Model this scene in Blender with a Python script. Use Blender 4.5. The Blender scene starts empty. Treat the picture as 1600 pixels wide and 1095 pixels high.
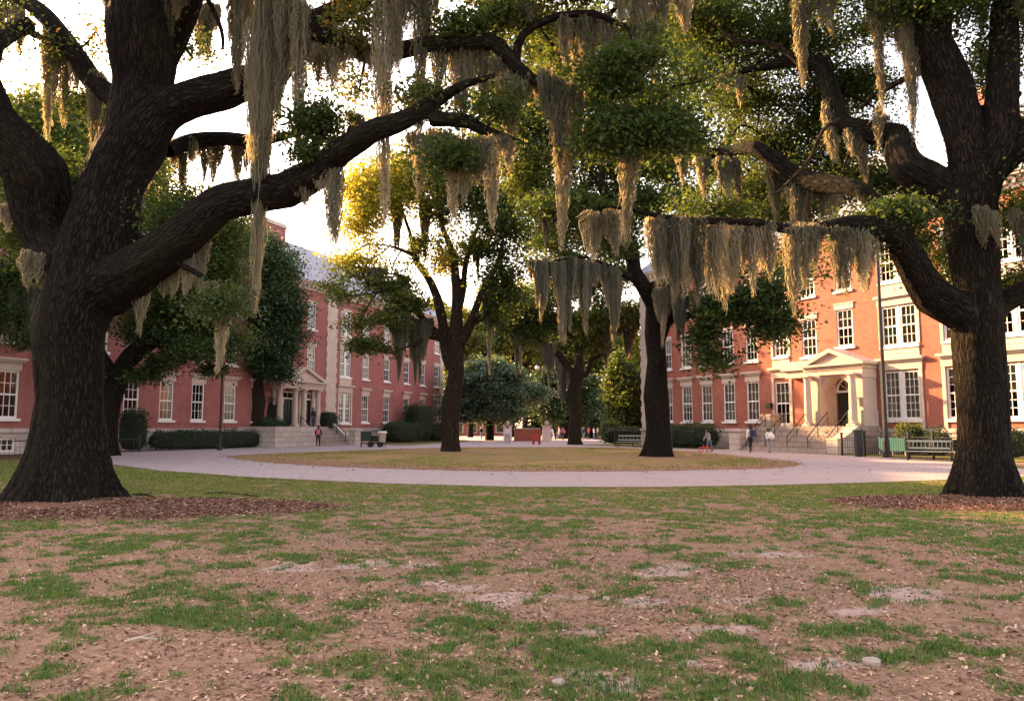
import bpy, bmesh, math, random
import numpy as np
from mathutils import Vector, Matrix
from mathutils.geometry import delaunay_2d_cdt
S = bpy.context.scene
COL = S.collection
R = math.radians
rng = np.random.default_rng(7)
random.seed(7)
# ---------------------------------------------------------------- camera geometry (authoring helpers: photo pixel + real depth -> world point)
F, CX, CY, HZ, EYE = 1200.0, 800.0, 547.5, 668.0, 1.6
TILT = math.atan((HZ - CY) / F)
cT, sT = math.cos(TILT), math.sin(TILT)
def ray(px, py):
    u, v = (px - CX) / F, (CY - py) / F
    return Vector((u, cT - v * sT, sT + v * cT))
def P(px, py, Y):
    d = ray(px, py); t = Y / d.y
    return Vector((d.x * t, Y, EYE + d.z * t))
def G(px, py, z=0.0):
    d = ray(px, py); t = (z - EYE) / d.z
    return Vector((d.x * t, d.y * t, z))
def to_px(x, y, z=0.0):
    zz = z - EYE
    dep = y * cT + zz * sT
    up = -y * sT + zz * cT
    return CX + F * x / dep, CY - F * up / dep

# ---------------------------------------------------------------- objects
def tag(o, label=None, cat=None, group=None, kind=None):
    if label: o['label'] = label
    if cat: o['category'] = cat
    if group: o['group'] = group
    if kind: o['kind'] = kind
    return o
def empty(name, loc=(0, 0, 0), rz=0.0, label=None, cat=None, group=None):
    o = bpy.data.objects.new(name, None); COL.objects.link(o)
    o.location = loc; o.rotation_euler = (0, 0, rz); o.empty_display_size = 0.3
    return tag(o, label, cat, group)
def link(name, me, mat=None, parent=None):
    o = bpy.data.objects.new(name, me); COL.objects.link(o)
    if mat is not None:
        for m in (mat if isinstance(mat, (list, tuple)) else [mat]): me.materials.append(m)
    if parent is not None: o.parent = parent
    return o
def children(o): return [c for c in bpy.data.objects if c.parent == o]
def copy_tree(o, parent=None, kids=None):
    if kids is None:
        kids = {}
        for c in bpy.data.objects:
            if c.parent: kids.setdefault(c.parent.name, []).append(c)
    c = o.copy(); COL.objects.link(c)
    if parent is not None: c.parent = parent
    for k in kids.get(o.name, []): copy_tree(k, c, kids)
    return c
def np_mesh(name, V, faces, smooth=False, attrs=None):
    """V (n,3); faces: array (m,k) of one polygon size, or list of such arrays"""
    V = np.ascontiguousarray(V, dtype=np.float32)
    fl = faces if isinstance(faces, list) else [faces]
    fl = [np.asarray(f, dtype=np.int32) for f in fl if len(f)]
    me = bpy.data.meshes.new(name)
    me.vertices.add(len(V)); me.vertices.foreach_set('co', V.ravel())
    nl = sum(f.size for f in fl); npoly = sum(len(f) for f in fl)
    me.loops.add(nl); me.polygons.add(npoly)
    me.loops.foreach_set('vertex_index', np.concatenate([f.ravel() for f in fl]))
    starts, st = [], 0
    for f in fl:
        k = f.shape[1]
        starts.append(st + np.arange(len(f), dtype=np.int32) * k); st += f.size
    me.polygons.foreach_set('loop_start', np.concatenate(starts).astype(np.int32))
    me.update(calc_edges=True)
    if smooth: me.polygons.foreach_set('use_smooth', np.ones(npoly, dtype=bool))
    for k, a in (attrs or {}).items():
        a = np.asarray(a, dtype=np.float32)
        if a.ndim == 1:
            at = me.attributes.new(k, 'FLOAT', 'POINT'); at.data.foreach_set('value', a)
        else:
            at = me.attributes.new(k, 'FLOAT_VECTOR', 'POINT'); at.data.foreach_set('vector', a.ravel())
    me.update()
    return me
class MB:
    """collects boxes, tubes and prisms into ONE mesh"""
    def __init__(s): s.v = []; s.f = []
    def add(s, vs, fs):
        n = len(s.v); s.v += [tuple(p) for p in vs]; s.f += [tuple(i + n for i in f) for f in fs]; return s
    def box(s, x0, y0, z0, x1, y1, z1):
        vs = [(x0,y0,z0),(x1,y0,z0),(x1,y1,z0),(x0,y1,z0),(x0,y0,z1),(x1,y0,z1),(x1,y1,z1),(x0,y1,z1)]
        return s.add(vs, [(0,3,2,1),(4,5,6,7),(0,1,5,4),(1,2,6,5),(2,3,7,6),(3,0,4,7)])
    def tube(s, pts, rad, n=8, cap=True):
        pts = [Vector(p) for p in pts]
        if not isinstance(rad, (list, tuple)): rad = [rad] * len(pts)
        vs, fs, side = [], [], None
        for i, p in enumerate(pts):
            d = (pts[min(i+1, len(pts)-1)] - pts[max(i-1, 0)]).normalized()
            if side is None:
                side = d.cross(Vector((0, 0, 1)))
                if side.length < 0.05: side = Vector((1, 0, 0))
            side = (side - d * side.dot(d)).normalized(); up = d.cross(side)
            for k in range(n):
                a = 2 * math.pi * k / n
                vs.append(p + (side * math.cos(a) + up * math.sin(a)) * rad[i])
        for i in range(len(pts) - 1):
            for k in range(n):
                fs.append((i*n+k, i*n+(k+1) % n, (i+1)*n+(k+1) % n, (i+1)*n+k))
        if cap:
            fs.append(tuple(range(n-1, -1, -1))); fs.append(tuple((len(pts)-1)*n + k for k in range(n)))
        return s.add(vs, fs)
    def lathe(s, prof, cx=0, cy=0, n=12):
        vs, fs = [], []
        for r, z in prof:
            for k in range(n):
                a = 2 * math.pi * (k + .5) / n
                vs.append((cx + r*math.cos(a), cy + r*math.sin(a), z))
        for i in range(len(prof) - 1):
            for k in range(n): fs.append((i*n+k, i*n+(k+1) % n, (i+1)*n+(k+1) % n, (i+1)*n+k))
        fs.append(tuple(range(n-1, -1, -1))); fs.append(tuple((len(prof)-1)*n+k for k in range(n)))
        return s.add(vs, fs)
    def prism_y(s, poly, y0, y1):
        """poly in (x,z), anticlockwise seen from -y; extruded from y0 (front) to y1"""
        n = len(poly)
        vs = [(x, y0, z) for x, z in poly] + [(x, y1, z) for x, z in poly]
        fs = [tuple(range(n)), tuple(range(2*n-1, n-1, -1))] + [((i+1) % n, i, i+n, (i+1) % n + n) for i in range(n)]
        return s.add(vs, fs)
    def build(s, name, mat, parent=None, smooth=False, bevel=0.0, loc=None):
        me = bpy.data.meshes.new(name); me.from_pydata(s.v, [], s.f); me.update()
        if smooth: me.polygons.foreach_set('use_smooth', [True] * len(me.polygons))
        o = link(name, me, mat, parent)
        if loc: o.location = loc
        if bevel:
            b = o.modifiers.new('bevel', 'BEVEL'); b.width = bevel; b.segments = 2; b.limit_method = 'ANGLE'
        return o

# ---------------------------------------------------------------- numpy value noise
def _h(ix, iy, seed):
    n = (ix.astype(np.int64) * 374761393 + iy.astype(np.int64) * 668265263 + seed * 974711) & 0x7fffffff
    n = ((n ^ (n >> 13)) * 1274126177) & 0x7fffffff
    return ((n ^ (n >> 16)) & 0xffff) / 65535.0
def vnoise(x, y, seed=0):
    x, y = np.asarray(x, float), np.asarray(y, float)
    ix, iy = np.floor(x), np.floor(y); fx, fy = x - ix, y - iy
    fx, fy = fx*fx*(3-2*fx), fy*fy*(3-2*fy)
    a, b = _h(ix, iy, seed), _h(ix+1, iy, seed); c, d = _h(ix, iy+1, seed), _h(ix+1, iy+1, seed)
    return (a*(1-fx)+b*fx)*(1-fy) + (c*(1-fx)+d*fx)*fy
def fbm(x, y, oct=4, seed=0):
    t, a, n = 0, 1.0, 0
    for o in range(oct):
        t = t + a * vnoise(x * 2**o + 17.3*o, y * 2**o - 9.1*o, seed + o); n += a; a *= .55
    return t / n

# ---------------------------------------------------------------- materials
class NT:
    def __init__(s, name):
        s.m = bpy.data.materials.new(name); s.m.use_nodes = True
        s.t = s.m.node_tree; s.t.nodes.clear()
        s.out = s.n('ShaderNodeOutputMaterial')
    def n(s, typ, **kw):
        nd = s.t.nodes.new(typ)
        for k, v in kw.items():
            if k.startswith('i_'):
                key = k[2:].replace('_', ' ')
                nd.inputs[key].default_value = v
            else: setattr(nd, k, v)
        return nd
    def l(s, a, b): s.t.links.new(a, b)
    def coord(s, kind='Object'): return s.n('ShaderNodeTexCoord').outputs[kind]
    def attr(s, name, out='Fac'): return s.n('ShaderNodeAttribute', attribute_name=name).outputs[out]
    def map(s, vec, scale=(1,1,1), loc=(0,0,0), rot=(0,0,0)):
        m = s.n('ShaderNodeMapping'); s.l(vec, m.inputs['Vector'])
        m.inputs['Scale'].default_value = scale; m.inputs['Location'].default_value = loc; m.inputs['Rotation'].default_value = rot
        return m.outputs[0]
    def noise(s, vec, scale, detail=3, rough=.55, out='Fac', dist=0.0):
        n = s.n('ShaderNodeTexNoise'); n.inputs['Scale'].default_value = scale; n.inputs['Detail'].default_value = detail
        n.inputs['Roughness'].default_value = rough; n.inputs['Distortion'].default_value = dist
        if vec is not None: s.l(vec, n.inputs['Vector'])
        return n.outputs[out]
    def ramp(s, fac, stops, interp='LINEAR'):
        r = s.n('ShaderNodeValToRGB'); s.l(fac, r.inputs['Fac']); cr = r.color_ramp; cr.interpolation = interp
        while len(cr.elements) < len(stops): cr.elements.new(.5)
        for e, (p, c) in zip(cr.elements, stops):
            e.position = p; e.color = (c, c, c, 1) if isinstance(c, (int, float)) else (*c, 1)
        return r.outputs['Color']
    def mix(s, fac, a, b, mode='MIX'):
        m = s.n('ShaderNodeMix', data_type='RGBA', blend_type=mode)
        for sock, v in ((m.inputs['Factor'], fac), (m.inputs['A'], a), (m.inputs['B'], b)):
            if isinstance(v, (int, float)): sock.default_value = v if sock.type == 'VALUE' else (v, v, v, 1)
            elif isinstance(v, tuple): sock.default_value = (*v, 1)
            else: s.l(v, sock)
        return m.outputs['Result']
    def math(s, op, a, b=0.0, c=None):
        m = s.n('ShaderNodeMath', operation=op)
        for i, v in enumerate((a, b) if c is None else (a, b, c)):
            if isinstance(v, (int, float)): m.inputs[i].default_value = v
            else: s.l(v, m.inputs[i])
        return m.outputs[0]
    def bump(s, h, strength=.5, dist=.02):
        b = s.n('ShaderNodeBump'); s.l(h, b.inputs['Height'])
        b.inputs['Strength'].default_value = strength; b.inputs['Distance'].default_value = dist
        return b.outputs[0]
    def bsdf(s, col, rough=.8, bump=None, metal=0.0, spec=.3):
        b = s.n('ShaderNodeBsdfPrincipled'); b.inputs['Metallic'].default_value = metal
        if isinstance(col, tuple): b.inputs['Base Color'].default_value = (*col, 1)
        else: s.l(col, b.inputs['Base Color'])
        if isinstance(rough, (int, float)): b.inputs['Roughness'].default_value = rough
        else: s.l(rough, b.inputs['Roughness'])
        b.inputs['Specular IOR Level'].default_value = spec
        if bump is not None: s.l(bump, b.inputs['Normal'])
        return b.outputs[0]
    def trans(s, shader, col, fac):
        t = s.n('ShaderNodeBsdfTranslucent')
        if isinstance(col, tuple): t.inputs['Color'].default_value = (*col, 1)
        else: s.l(col, t.inputs['Color'])
        m = s.n('ShaderNodeMixShader'); m.inputs[0].default_value = fac
        s.l(shader, m.inputs[1]); s.l(t.outputs[0], m.inputs[2]); return m.outputs[0]
    def done(s, shader): s.l(shader, s.out.inputs['Surface']); return s.m
def simple(name, col, rough=.7, var=.15, scale=8.0, metal=0.0, spec=.3, bump=0.0):
    t = NT(name); v = t.coord()
    n = t.noise(v, scale, 4)
    c = t.mix(n, tuple(x*(1-var) for x in col), tuple(min(1, x*(1+var)) for x in col))
    return t.done(t.bsdf(c, rough, t.bump(n, bump, .01) if bump else None, metal, spec))
M = {}
def build_mats():
    def brick(name, c1, c2, mortar):
        t = NT(name); v = t.coord()
        sx = t.n('ShaderNodeSeparateXYZ'); t.l(v, sx.inputs[0])
        cb = t.n('ShaderNodeCombineXYZ')
        t.l(t.math('ADD', sx.outputs[0], sx.outputs[1]), cb.inputs[0]); t.l(sx.outputs[2], cb.inputs[1])
        b = t.n('ShaderNodeTexBrick'); t.l(cb.outputs[0], b.inputs['Vector'])
        b.inputs['Color1'].default_value = (*c1, 1); b.inputs['Color2'].default_value = (*c2, 1); b.inputs['Mortar'].default_value = (*mortar, 1)
        b.inputs['Scale'].default_value = 1.0; b.inputs['Brick Width'].default_value = .23; b.inputs['Row Height'].default_value = .078
        b.inputs['Mortar Size'].default_value = .006; b.inputs['Bias'].default_value = 0.0
        n = t.noise(v, .55, 5, .6); n2 = t.noise(v, 4, 4, .6)
        c = t.mix(t.ramp(n, [(.3, 0), (.75, 1)]), b.outputs['Color'], t.mix(.5, b.outputs['Color'], (c1[0]*.55, c1[1]*.5, c1[2]*.5)))
        c = t.mix(t.ramp(n2, [(.45, 0), (.8, .45)]), c, (c2[0]*1.15, c2[1]*1.35, c2[2]*1.35))
        streak = t.noise(t.map(v, (1.6, 1.6, .12)), 1.0, 4)
        c = t.mix(t.ramp(streak, [(.55, 0), (.8, .3)]), c, (c1[0]*.6, c1[1]*.7, c1[2]*.7))
        return t.done(t.bsdf(c, .85, t.bump(b.outputs['Fac'], .5, -.008)))
    M['brick_left'] = brick('weathered_pink_brick', (.27, .082, .076), (.36, .120, .108), (.38, .23, .21))
    M['brick_right'] = brick('weathered_orange_brick', (.275, .082, .056), (.36, .120, .083), (.38, .21, .16))
    def stone(name, c, course=0.0):
        t = NT(name); v = t.coord()
        n = t.noise(v, 1.3, 5, .6); n2 = t.noise(v, 18, 3)
        col = t.mix(t.ramp(n, [(.3, 0), (.7, 1)]), tuple(x*.8 for x in c), c)
        col = t.mix(t.math('MULTIPLY', n2, .4), col, tuple(x*.7 for x in c))
        st = t.noise(t.map(v, (3, 3, .3)), 1.0, 4)
        col = t.mix(t.ramp(st, [(.55, 0), (.8, .4)]), col, tuple(x*.5 for x in c))
        h = n2
        if course:
            sx = t.n('ShaderNodeSeparateXYZ'); t.l(v, sx.inputs[0]); cb = t.n('ShaderNodeCombineXYZ')
            t.l(t.math('ADD', sx.outputs[0], sx.outputs[1]), cb.inputs[0]); t.l(sx.outputs[2], cb.inputs[1])
            b = t.n('ShaderNodeTexBrick'); t.l(cb.outputs[0], b.inputs['Vector'])
            b.inputs['Scale'].default_value = 1; b.inputs['Brick Width'].default_value = course*2.2; b.inputs['Row Height'].default_value = course
            b.inputs['Mortar Size'].default_value = .02
            b.inputs['Color1'].default_value = (1, 1, 1, 1); b.inputs['Color2'].default_value = (.82, .82, .82, 1); b.inputs['Mortar'].default_value = (.5, .48, .46, 1)
            col = t.mix(1.0, col, b.outputs['Color'], 'MULTIPLY')
            h = t.math('SUBTRACT', t.math('MULTIPLY', n2, .3), b.outputs['Fac'])
        return t.done(t.bsdf(col, .85, t.bump(h, .4, .02)))
    M['stone'] = stone('pale_carved_limestone', (.60, .49, .42))
    M['stone_block'] = stone('pale_limestone_blocks', (.56, .48, .44), .42)
    M['stone_step'] = stone('worn_grey_step_stone', (.38, .31, .28), .34)
    M['white'] = simple('aged_white_window_paint', (.74, .71, .70), .5, .06, 5)
    M['white_wall'] = simple('white_rendered_masonry', (.7, .62, .58), .7, .1, 3)
    t = NT('dark_window_glass')
    g = t.n('ShaderNodeBsdfGlossy'); g.inputs['Roughness'].default_value = .03; g.inputs['Color'].default_value = (.9, .9, .9, 1)
    wob = t.noise(t.map(t.coord(), (1, 1, 1)), 1.5, 2); t.l(t.bump(wob, .12, .05), g.inputs['Normal'])
    tr = t.n('ShaderNodeBsdfTransparent'); tr.inputs['Color'].default_value = (.7, .72, .7, 1)
    fr = t.n('ShaderNodeFresnel'); fr.inputs['IOR'].default_value = 1.5
    ms = t.n('ShaderNodeMixShader'); t.l(t.math('ADD', t.math('MULTIPLY', fr.outputs[0], 1.2), .03), ms.inputs[0]); t.l(tr.outputs[0], ms.inputs[1]); t.l(g.outputs[0], ms.inputs[2])
    M['glass'] = t.done(ms.outputs[0])
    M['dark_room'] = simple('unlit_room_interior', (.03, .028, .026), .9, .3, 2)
    t = NT('cream_window_blind'); v = t.coord()
    w = t.noise(t.map(v, (6, 6, .4)), 1.0, 3)
    c = t.mix(w, (.48, .41, .28), (.72, .63, .45))
    M['blind'] = t.done(t.bsdf(c, .9))
    M['door'] = simple('dark_green_door_paint', (.018, .026, .024), .35, .2, 6)
    t = NT('blue_grey_roof_slate'); v = t.coord()
    b = t.n('ShaderNodeTexBrick'); sx = t.n('ShaderNodeSeparateXYZ'); t.l(v, sx.inputs[0]); cb = t.n('ShaderNodeCombineXYZ')
    t.l(t.math('ADD', sx.outputs[0], sx.outputs[1]), cb.inputs[0]); t.l(sx.outputs[2], cb.inputs[1]); t.l(cb.outputs[0], b.inputs['Vector'])
    b.inputs['Scale'].default_value = 1; b.inputs['Brick Width'].default_value = .3; b.inputs['Row Height'].default_value = .2; b.inputs['Mortar Size'].default_value = .012
    b.inputs['Color1'].default_value = (.21, .22, .27, 1); b.inputs['Color2'].default_value = (.28, .28, .33, 1); b.inputs['Mortar'].default_value = (.12, .12, .15, 1)
    n = t.noise(v, .6, 4)
    M['slate'] = t.done(t.bsdf(t.mix(t.math('MULTIPLY', n, .5), b.outputs['Color'], (.34, .33, .36)), .6))
    M['iron'] = simple('black_painted_iron', (.016, .017, .018), .45, .3, 20)
    M['bin_dark'] = simple('dark_green_painted_steel', (.022, .032, .03), .5, .3, 14)
    M['bin_pale'] = simple('weathered_cream_plastic', (.42, .36, .28), .6, .2, 10)
    M['bench_wood'] = simple('weathered_grey_green_slats', (.34, .35, .31), .75, .25, 12)
    M['red_paint'] = simple('faded_red_paint', (.40, .06, .04), .55, .2, 9)
    M['lamp_glass'] = simple('milky_lamp_glass', (.72, .74, .74), .2, .04, 5)
    M['teal'] = simple('teal_screen_cloth', (.03, .13, .13), .8, .25, 2)
    # bark
    def bark(name, dark, light, green):
        t = NT(name); v = t.attr('bark', 'Vector')
        w = t.noise(v, 6, 4, out='Color')
        v2 = t.mix(.16, v, w, 'ADD')
        vo = t.n('ShaderNodeTexVoronoi', feature='DISTANCE_TO_EDGE'); t.l(v2, vo.inputs['Vector']); vo.inputs['Scale'].default_value = 15
        e = t.ramp(vo.outputs['Distance'], [(0, 0), (.2, .6), (.6, 1)])
        n = t.noise(v, 22, 5, .65); n3 = t.noise(v, .9, 4)
        h = t.math('ADD', t.math('MULTIPLY', e, .8), t.math('MULTIPLY', n, .45))
        c = t.mix(t.ramp(h, [(.25, 0), (1.0, 1)]), dark, light)
        c = t.mix(t.ramp(n3, [(.45, 0), (.75, .6)]), c, green)
        lich = t.noise(v, 3.2, 5, .7)
        c = t.mix(t.ramp(lich, [(.62, 0), (.72, .35)]), c, tuple(x*1.5 for x in light))
        return t.done(t.bsdf(c, .95, t.bump(h, 1.0, .07), spec=.12))
    M['bark'] = bark('rugged_dark_oak_bark', (.003, .0024, .002), (.027, .0215, .0165), (.02, .0185, .0095))
    M['bark_warm'] = bark('rugged_brown_oak_bark', (.012, .008, .006), (.065, .047, .035), (.04, .035, .02))
    # foliage
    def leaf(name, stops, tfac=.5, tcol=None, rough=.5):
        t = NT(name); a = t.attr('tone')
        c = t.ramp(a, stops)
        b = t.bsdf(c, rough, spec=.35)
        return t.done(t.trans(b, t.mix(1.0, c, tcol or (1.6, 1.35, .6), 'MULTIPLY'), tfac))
    M['leaf'] = leaf('live_oak_leaves', [(0, (.022, .046, .018)), (.45, (.048, .088, .030)), (.8, (.105, .135, .040)), (.92, (.20, .17, .045)), (1, (.42, .23, .05))])  # orange top tones paint sunlit specks into the leaf colour
    M['leaf_gold'] = leaf('sunlit_gold_oak_leaves', [(0, (.09, .13, .03)), (.35, (.19, .24, .05)), (.7, (.34, .34, .075)), (1, (.48, .36, .075))], .6)  # low-sun gold of lit crowns put into the leaf colour
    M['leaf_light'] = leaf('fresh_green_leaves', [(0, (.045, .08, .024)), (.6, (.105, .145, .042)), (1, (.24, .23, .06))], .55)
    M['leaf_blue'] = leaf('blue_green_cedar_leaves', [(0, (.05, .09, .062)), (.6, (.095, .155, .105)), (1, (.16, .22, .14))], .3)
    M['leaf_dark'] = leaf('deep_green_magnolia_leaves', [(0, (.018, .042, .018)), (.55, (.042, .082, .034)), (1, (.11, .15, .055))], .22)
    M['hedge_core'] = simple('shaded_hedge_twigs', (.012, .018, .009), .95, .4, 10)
    # moss
    t = NT('grey_spanish_moss'); a = t.attr('tone')
    c = t.ramp(a, [(0, (.090, .100, .082)), (.5, (.215, .226, .190)), (1, (.40, .41, .36))])
    b = t.bsdf(c, .95, spec=.08)
    M['moss'] = t.done(t.trans(b, t.mix(1.0, c, (1.9, 1.5, .95), 'MULTIPLY'), .62))
    # ground
    t = NT('bare_dirt_and_thin_lawn'); v = t.coord()
    g, sd, ml = t.attr('grassy'), t.attr('sand'), t.attr('mulch')
    n1, n2, n3 = t.noise(v, 1.1, 5, .6), t.noise(v, 9, 5, .7), t.noise(v, 60, 3, .7)
    dirt = t.mix(n1, (.235, .140, .095), (.345, .224, .155))
    dirt = t.mix(t.ramp(n2, [(.35, 0), (.7, .75)]), dirt, (.155, .092, .068))
    dirt = t.mix(t.ramp(n3, [(.55, 0), (.75, .6)]), dirt, (.42, .285, .195))
    vo = t.n('ShaderNodeTexVoronoi'); t.l(t.map(v, (1, 1.4, 1)), vo.inputs['Vector']); vo.inputs['Scale'].default_value = 24
    lf = t.ramp(vo.outputs['Distance'], [(.18, 1), (.30, 0)])
    lc = t.ramp(t.n('ShaderNodeSeparateColor').outputs[0], [(0, 0), (1, 1)])
    sc = t.n('ShaderNodeSeparateColor'); t.l(vo.outputs['Color'], sc.inputs[0])
    lc = t.ramp(sc.outputs[0], [(0, (.12, .065, .044)), (.55, (.28, .17, .115)), (1, (.52, .36, .25))])
    dirt = t.mix(t.math('MULTIPLY', lf, t.ramp(sc.outputs[1], [(.45, 0), (.6, .8)])), dirt, lc)
    grass = t.mix(n2, (.055, .080, .024), (.13, .14, .042))
    grass = t.mix(t.ramp(n3, [(.4, 0), (.7, .6)]), grass, (.17, .14, .06))
    c = t.mix(t.math('MULTIPLY', g, .85), dirt, grass)
    sand = t.mix(n3, (.33, .24, .21), (.46, .36, .325))
    c = t.mix(t.ramp(t.math('MULTIPLY', sd, t.math('ADD', .35, t.math('MULTIPLY', n2, 1.3))), [(.25, 0), (.75, .9)]), c, sand)
    mul = t.mix(n3, (.075, .034, .024), (.24, .125, .085)); mul = t.mix(t.math('MULTIPLY', lf, .7), mul, t.mix(.4, lc, (.12, .05, .035)))
    c = t.mix(ml, c, mul)
    M['ground'] = t.done(t.bsdf(c, .95, t.bump(t.math('ADD', n2, t.math('MULTIPLY', n3, .5)), .7, .03), spec=.1))
    t = NT('pinkish_paver_path'); v = t.coord()
    b = t.n('ShaderNodeTexBrick'); t.l(t.map(v, (1, 1, 1), rot=(0, 0, .5)), b.inputs['Vector']); b.inputs['Scale'].default_value = 1
    b.inputs['Brick Width'].default_value = .42; b.inputs['Row Height'].default_value = .21; b.inputs['Mortar Size'].default_value = .014
    b.inputs['Color1'].default_value = (.335, .277, .288, 1); b.inputs['Color2'].default_value = (.39, .322, .332, 1); b.inputs['Mortar'].default_value = (.20, .16, .17, 1)
    n1, n2 = t.noise(v, .5, 5, .65), t.noise(v, 14, 4, .7)
    c = t.mix(t.ramp(n1, [(.35, 0), (.7, .55)]), b.outputs['Color'], (.34, .275, .285))
    c = t.mix(t.ramp(n2, [(.55, 0), (.75, .5)]), c, (.52, .43, .42))
    st = t.noise(v, 2.2, 6, .75)
    c = t.mix(t.ramp(st, [(.56, 0), (.70, .5)]), c, (.25, .18, .15))
    cr = t.n('ShaderNodeTexVoronoi', feature='DISTANCE_TO_EDGE'); t.l(t.mix(.25, v, t.noise(v, 1.5, 4, out='Color'), 'ADD'), cr.inputs['Vector']); cr.inputs['Scale'].default_value = .45
    c = t.mix(t.ramp(cr.outputs['Distance'], [(.004, .55), (.012, 0)]), c, (.20, .15, .14))
    M['path'] = t.done(t.bsdf(c, .8, t.bump(n2, .3, .01), spec=.2))
    t = NT('dry_golden_island_turf'); v = t.coord()
    n1, n2, n3 = t.noise(v, .35, 5, .6), t.noise(v, 6, 5, .7), t.noise(v, 40, 3, .7)
    rl = t.attr('ring')
    c = t.mix(t.ramp(n1, [(.40, 0), (.58, 1)]), (.31, .20, .085), (.18, .165, .052))
    n4 = t.noise(v, 1.6, 5, .7); c = t.mix(t.ramp(n4, [(.48, 0), (.62, .8)]), c, (.28, .165, .105))
    c = t.mix(t.ramp(n2, [(.4, 0), (.7, .7)]), c, (.27, .155, .085))
    c = t.mix(t.math('MULTIPLY', rl, t.ramp(n2, [(.2, .55), (.6, 1)])), c, t.mix(n3, (.16, .082, .055), (.33, .19, .135)))
    c = t.mix(t.ramp(n3, [(.5, 0), (.75, .5)]), c, (.38, .25, .12))
    M['island'] = t.done(t.bsdf(c, .95, t.bump(n3, .7, .03), spec=.1))
    def mulch(name):
        t = NT(name); v = t.coord(); n = t.noise(v, 40, 4, .75); n2 = t.noise(v, 6, 4, .7)
        c = t.mix(t.ramp(n, [(.3, 0), (.7, 1)]), (.06, .028, .02), (.22, .118, .082))
        c = t.mix(t.ramp(n2, [(.4, 0), (.7, .5)]), c, (.13, .06, .042))
        return t.done(t.bsdf(c, .95, t.bump(n, 1, .05), spec=.1))
    M['mulch'] = mulch('shredded_bark_mulch')
    t = NT('mulch_chips'); a = t.attr('tone')
    M['chip'] = t.done(t.bsdf(t.ramp(a, [(0, (.06, .027, .019)), (.6, (.17, .085, .058)), (.9, (.32, .20, .15)), (1, (.5, .37, .3))]), .9, spec=.1))
    t = NT('fallen_leaf_litter'); a = t.attr('tone')
    b = t.bsdf(t.ramp(a, [(0, (.08, .042, .028)), (.4, (.22, .13, .085)), (.8, (.38, .25, .17)), (1, (.52, .39, .29))]), .85, spec=.15)
    M['litter'] = t.done(b)
    t = NT('short_green_turf_blades'); a = t.attr('tone')
    c = t.ramp(a, [(0, (.034, .080, .020)), (.45, (.072, .150, .038)), (.8, (.15, .20, .05)), (1, (.31, .25, .08))])
    M['blade'] = t.done(t.trans(t.bsdf(c, .6, spec=.25), t.mix(1.0, c, (1.3, 1.3, .6), 'MULTIPLY'), .3))
    M['stone_pale'] = simple('pale_flat_stone', (.30, .25, .23), .8, .15, 10)
    M['skin'] = simple('skin', (.42, .24, .17), .5, .08, 10)
    M['skin_dark'] = simple('deep_brown_skin', (.14, .075, .05), .5, .08, 10)
    M['hair'] = simple('dark_hair', (.02, .014, .01), .5, .3, 30)
    for nm, c in (('cloth_black', (.02, .02, .024)), ('cloth_white', (.72, .69, .67)), ('cloth_navy', (.03, .04, .085)), ('cloth_denim', (.12, .17, .27)),
                  ('cloth_pink', (.55, .12, .18)), ('cloth_grey', (.30, .29, .30)), ('cloth_red', (.5, .06, .05)), ('cloth_tan', (.4, .3, .2))):
        M[nm] = simple(nm.replace('cloth_', '') + '_cloth', c, .85, .2, 18)
build_mats()
# ---------------------------------------------------------------- camera, sky, sun
cam = bpy.data.cameras.new('camera'); camo = bpy.data.objects.new('camera', cam); COL.objects.link(camo)
cam.sensor_width = 36; cam.lens = 36 * F / 1600; cam.clip_end = 3000; cam.clip_start = .05
camo.location = (0, 0, EYE); camo.rotation_euler = (math.pi/2 + TILT, 0, 0)
S.camera = camo
SUN_AZ, SUN_EL = R(-51), R(20.5)      # azimuth measured from +Y towards +X
sd = Vector((math.sin(SUN_AZ)*math.cos(SUN_EL), math.cos(SUN_AZ)*math.cos(SUN_EL), math.sin(SUN_EL)))
sl = bpy.data.lights.new('sun', 'SUN'); sl.energy = 5.0; sl.angle = R(.6); sl.color = (1.0, .56, .23)
so = bpy.data.objects.new('sun', sl); COL.objects.link(so)
so.rotation_euler = sd.to_track_quat('Z', 'Y').to_euler(); so.location = (-30, 10, 40)
W = bpy.data.worlds.new('World'); S.world = W; W.use_nodes = True
wt = W.node_tree; wt.nodes.clear()
wo = wt.nodes.new('ShaderNodeOutputWorld'); bg = wt.nodes.new('ShaderNodeBackground'); bg.inputs['Strength'].default_value = .15
sk = wt.nodes.new('ShaderNodeTexSky'); sk.sky_type = 'NISHITA'; sk.sun_disc = False
sk.sun_elevation = SUN_EL; sk.sun_rotation = SUN_AZ; sk.air_density = 1.0; sk.dust_density = 2.5; sk.ozone_density = 1.0
mx = wt.nodes.new('ShaderNodeMix'); mx.data_type = 'RGBA'; mx.blend_type = 'MULTIPLY'; mx.inputs['Factor'].default_value = 1
hs = wt.nodes.new('ShaderNodeHueSaturation'); hs.inputs['Saturation'].default_value = .7
wt.links.new(sk.outputs[0], hs.inputs['Color']); wt.links.new(hs.outputs[0], mx.inputs['A']); mx.inputs['B'].default_value = (1.20, .945, .80, 1)
wt.links.new(mx.outputs['Result'], bg.inputs['Color']); wt.links.new(bg.outputs[0], wo.inputs['Surface'])
S.view_settings.view_transform = 'Standard'; S.view_settings.look = 'None'; S.view_settings.gamma = 1; S.view_settings.exposure = 2.5
cy = S.cycles
cy.max_bounces = 6; cy.diffuse_bounces = 3; cy.glossy_bounces = 2; cy.transmission_bounces = 3; cy.transparent_max_bounces = 8
cy.caustics_reflective = False; cy.caustics_refractive = False; cy.use_denoising = True
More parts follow.
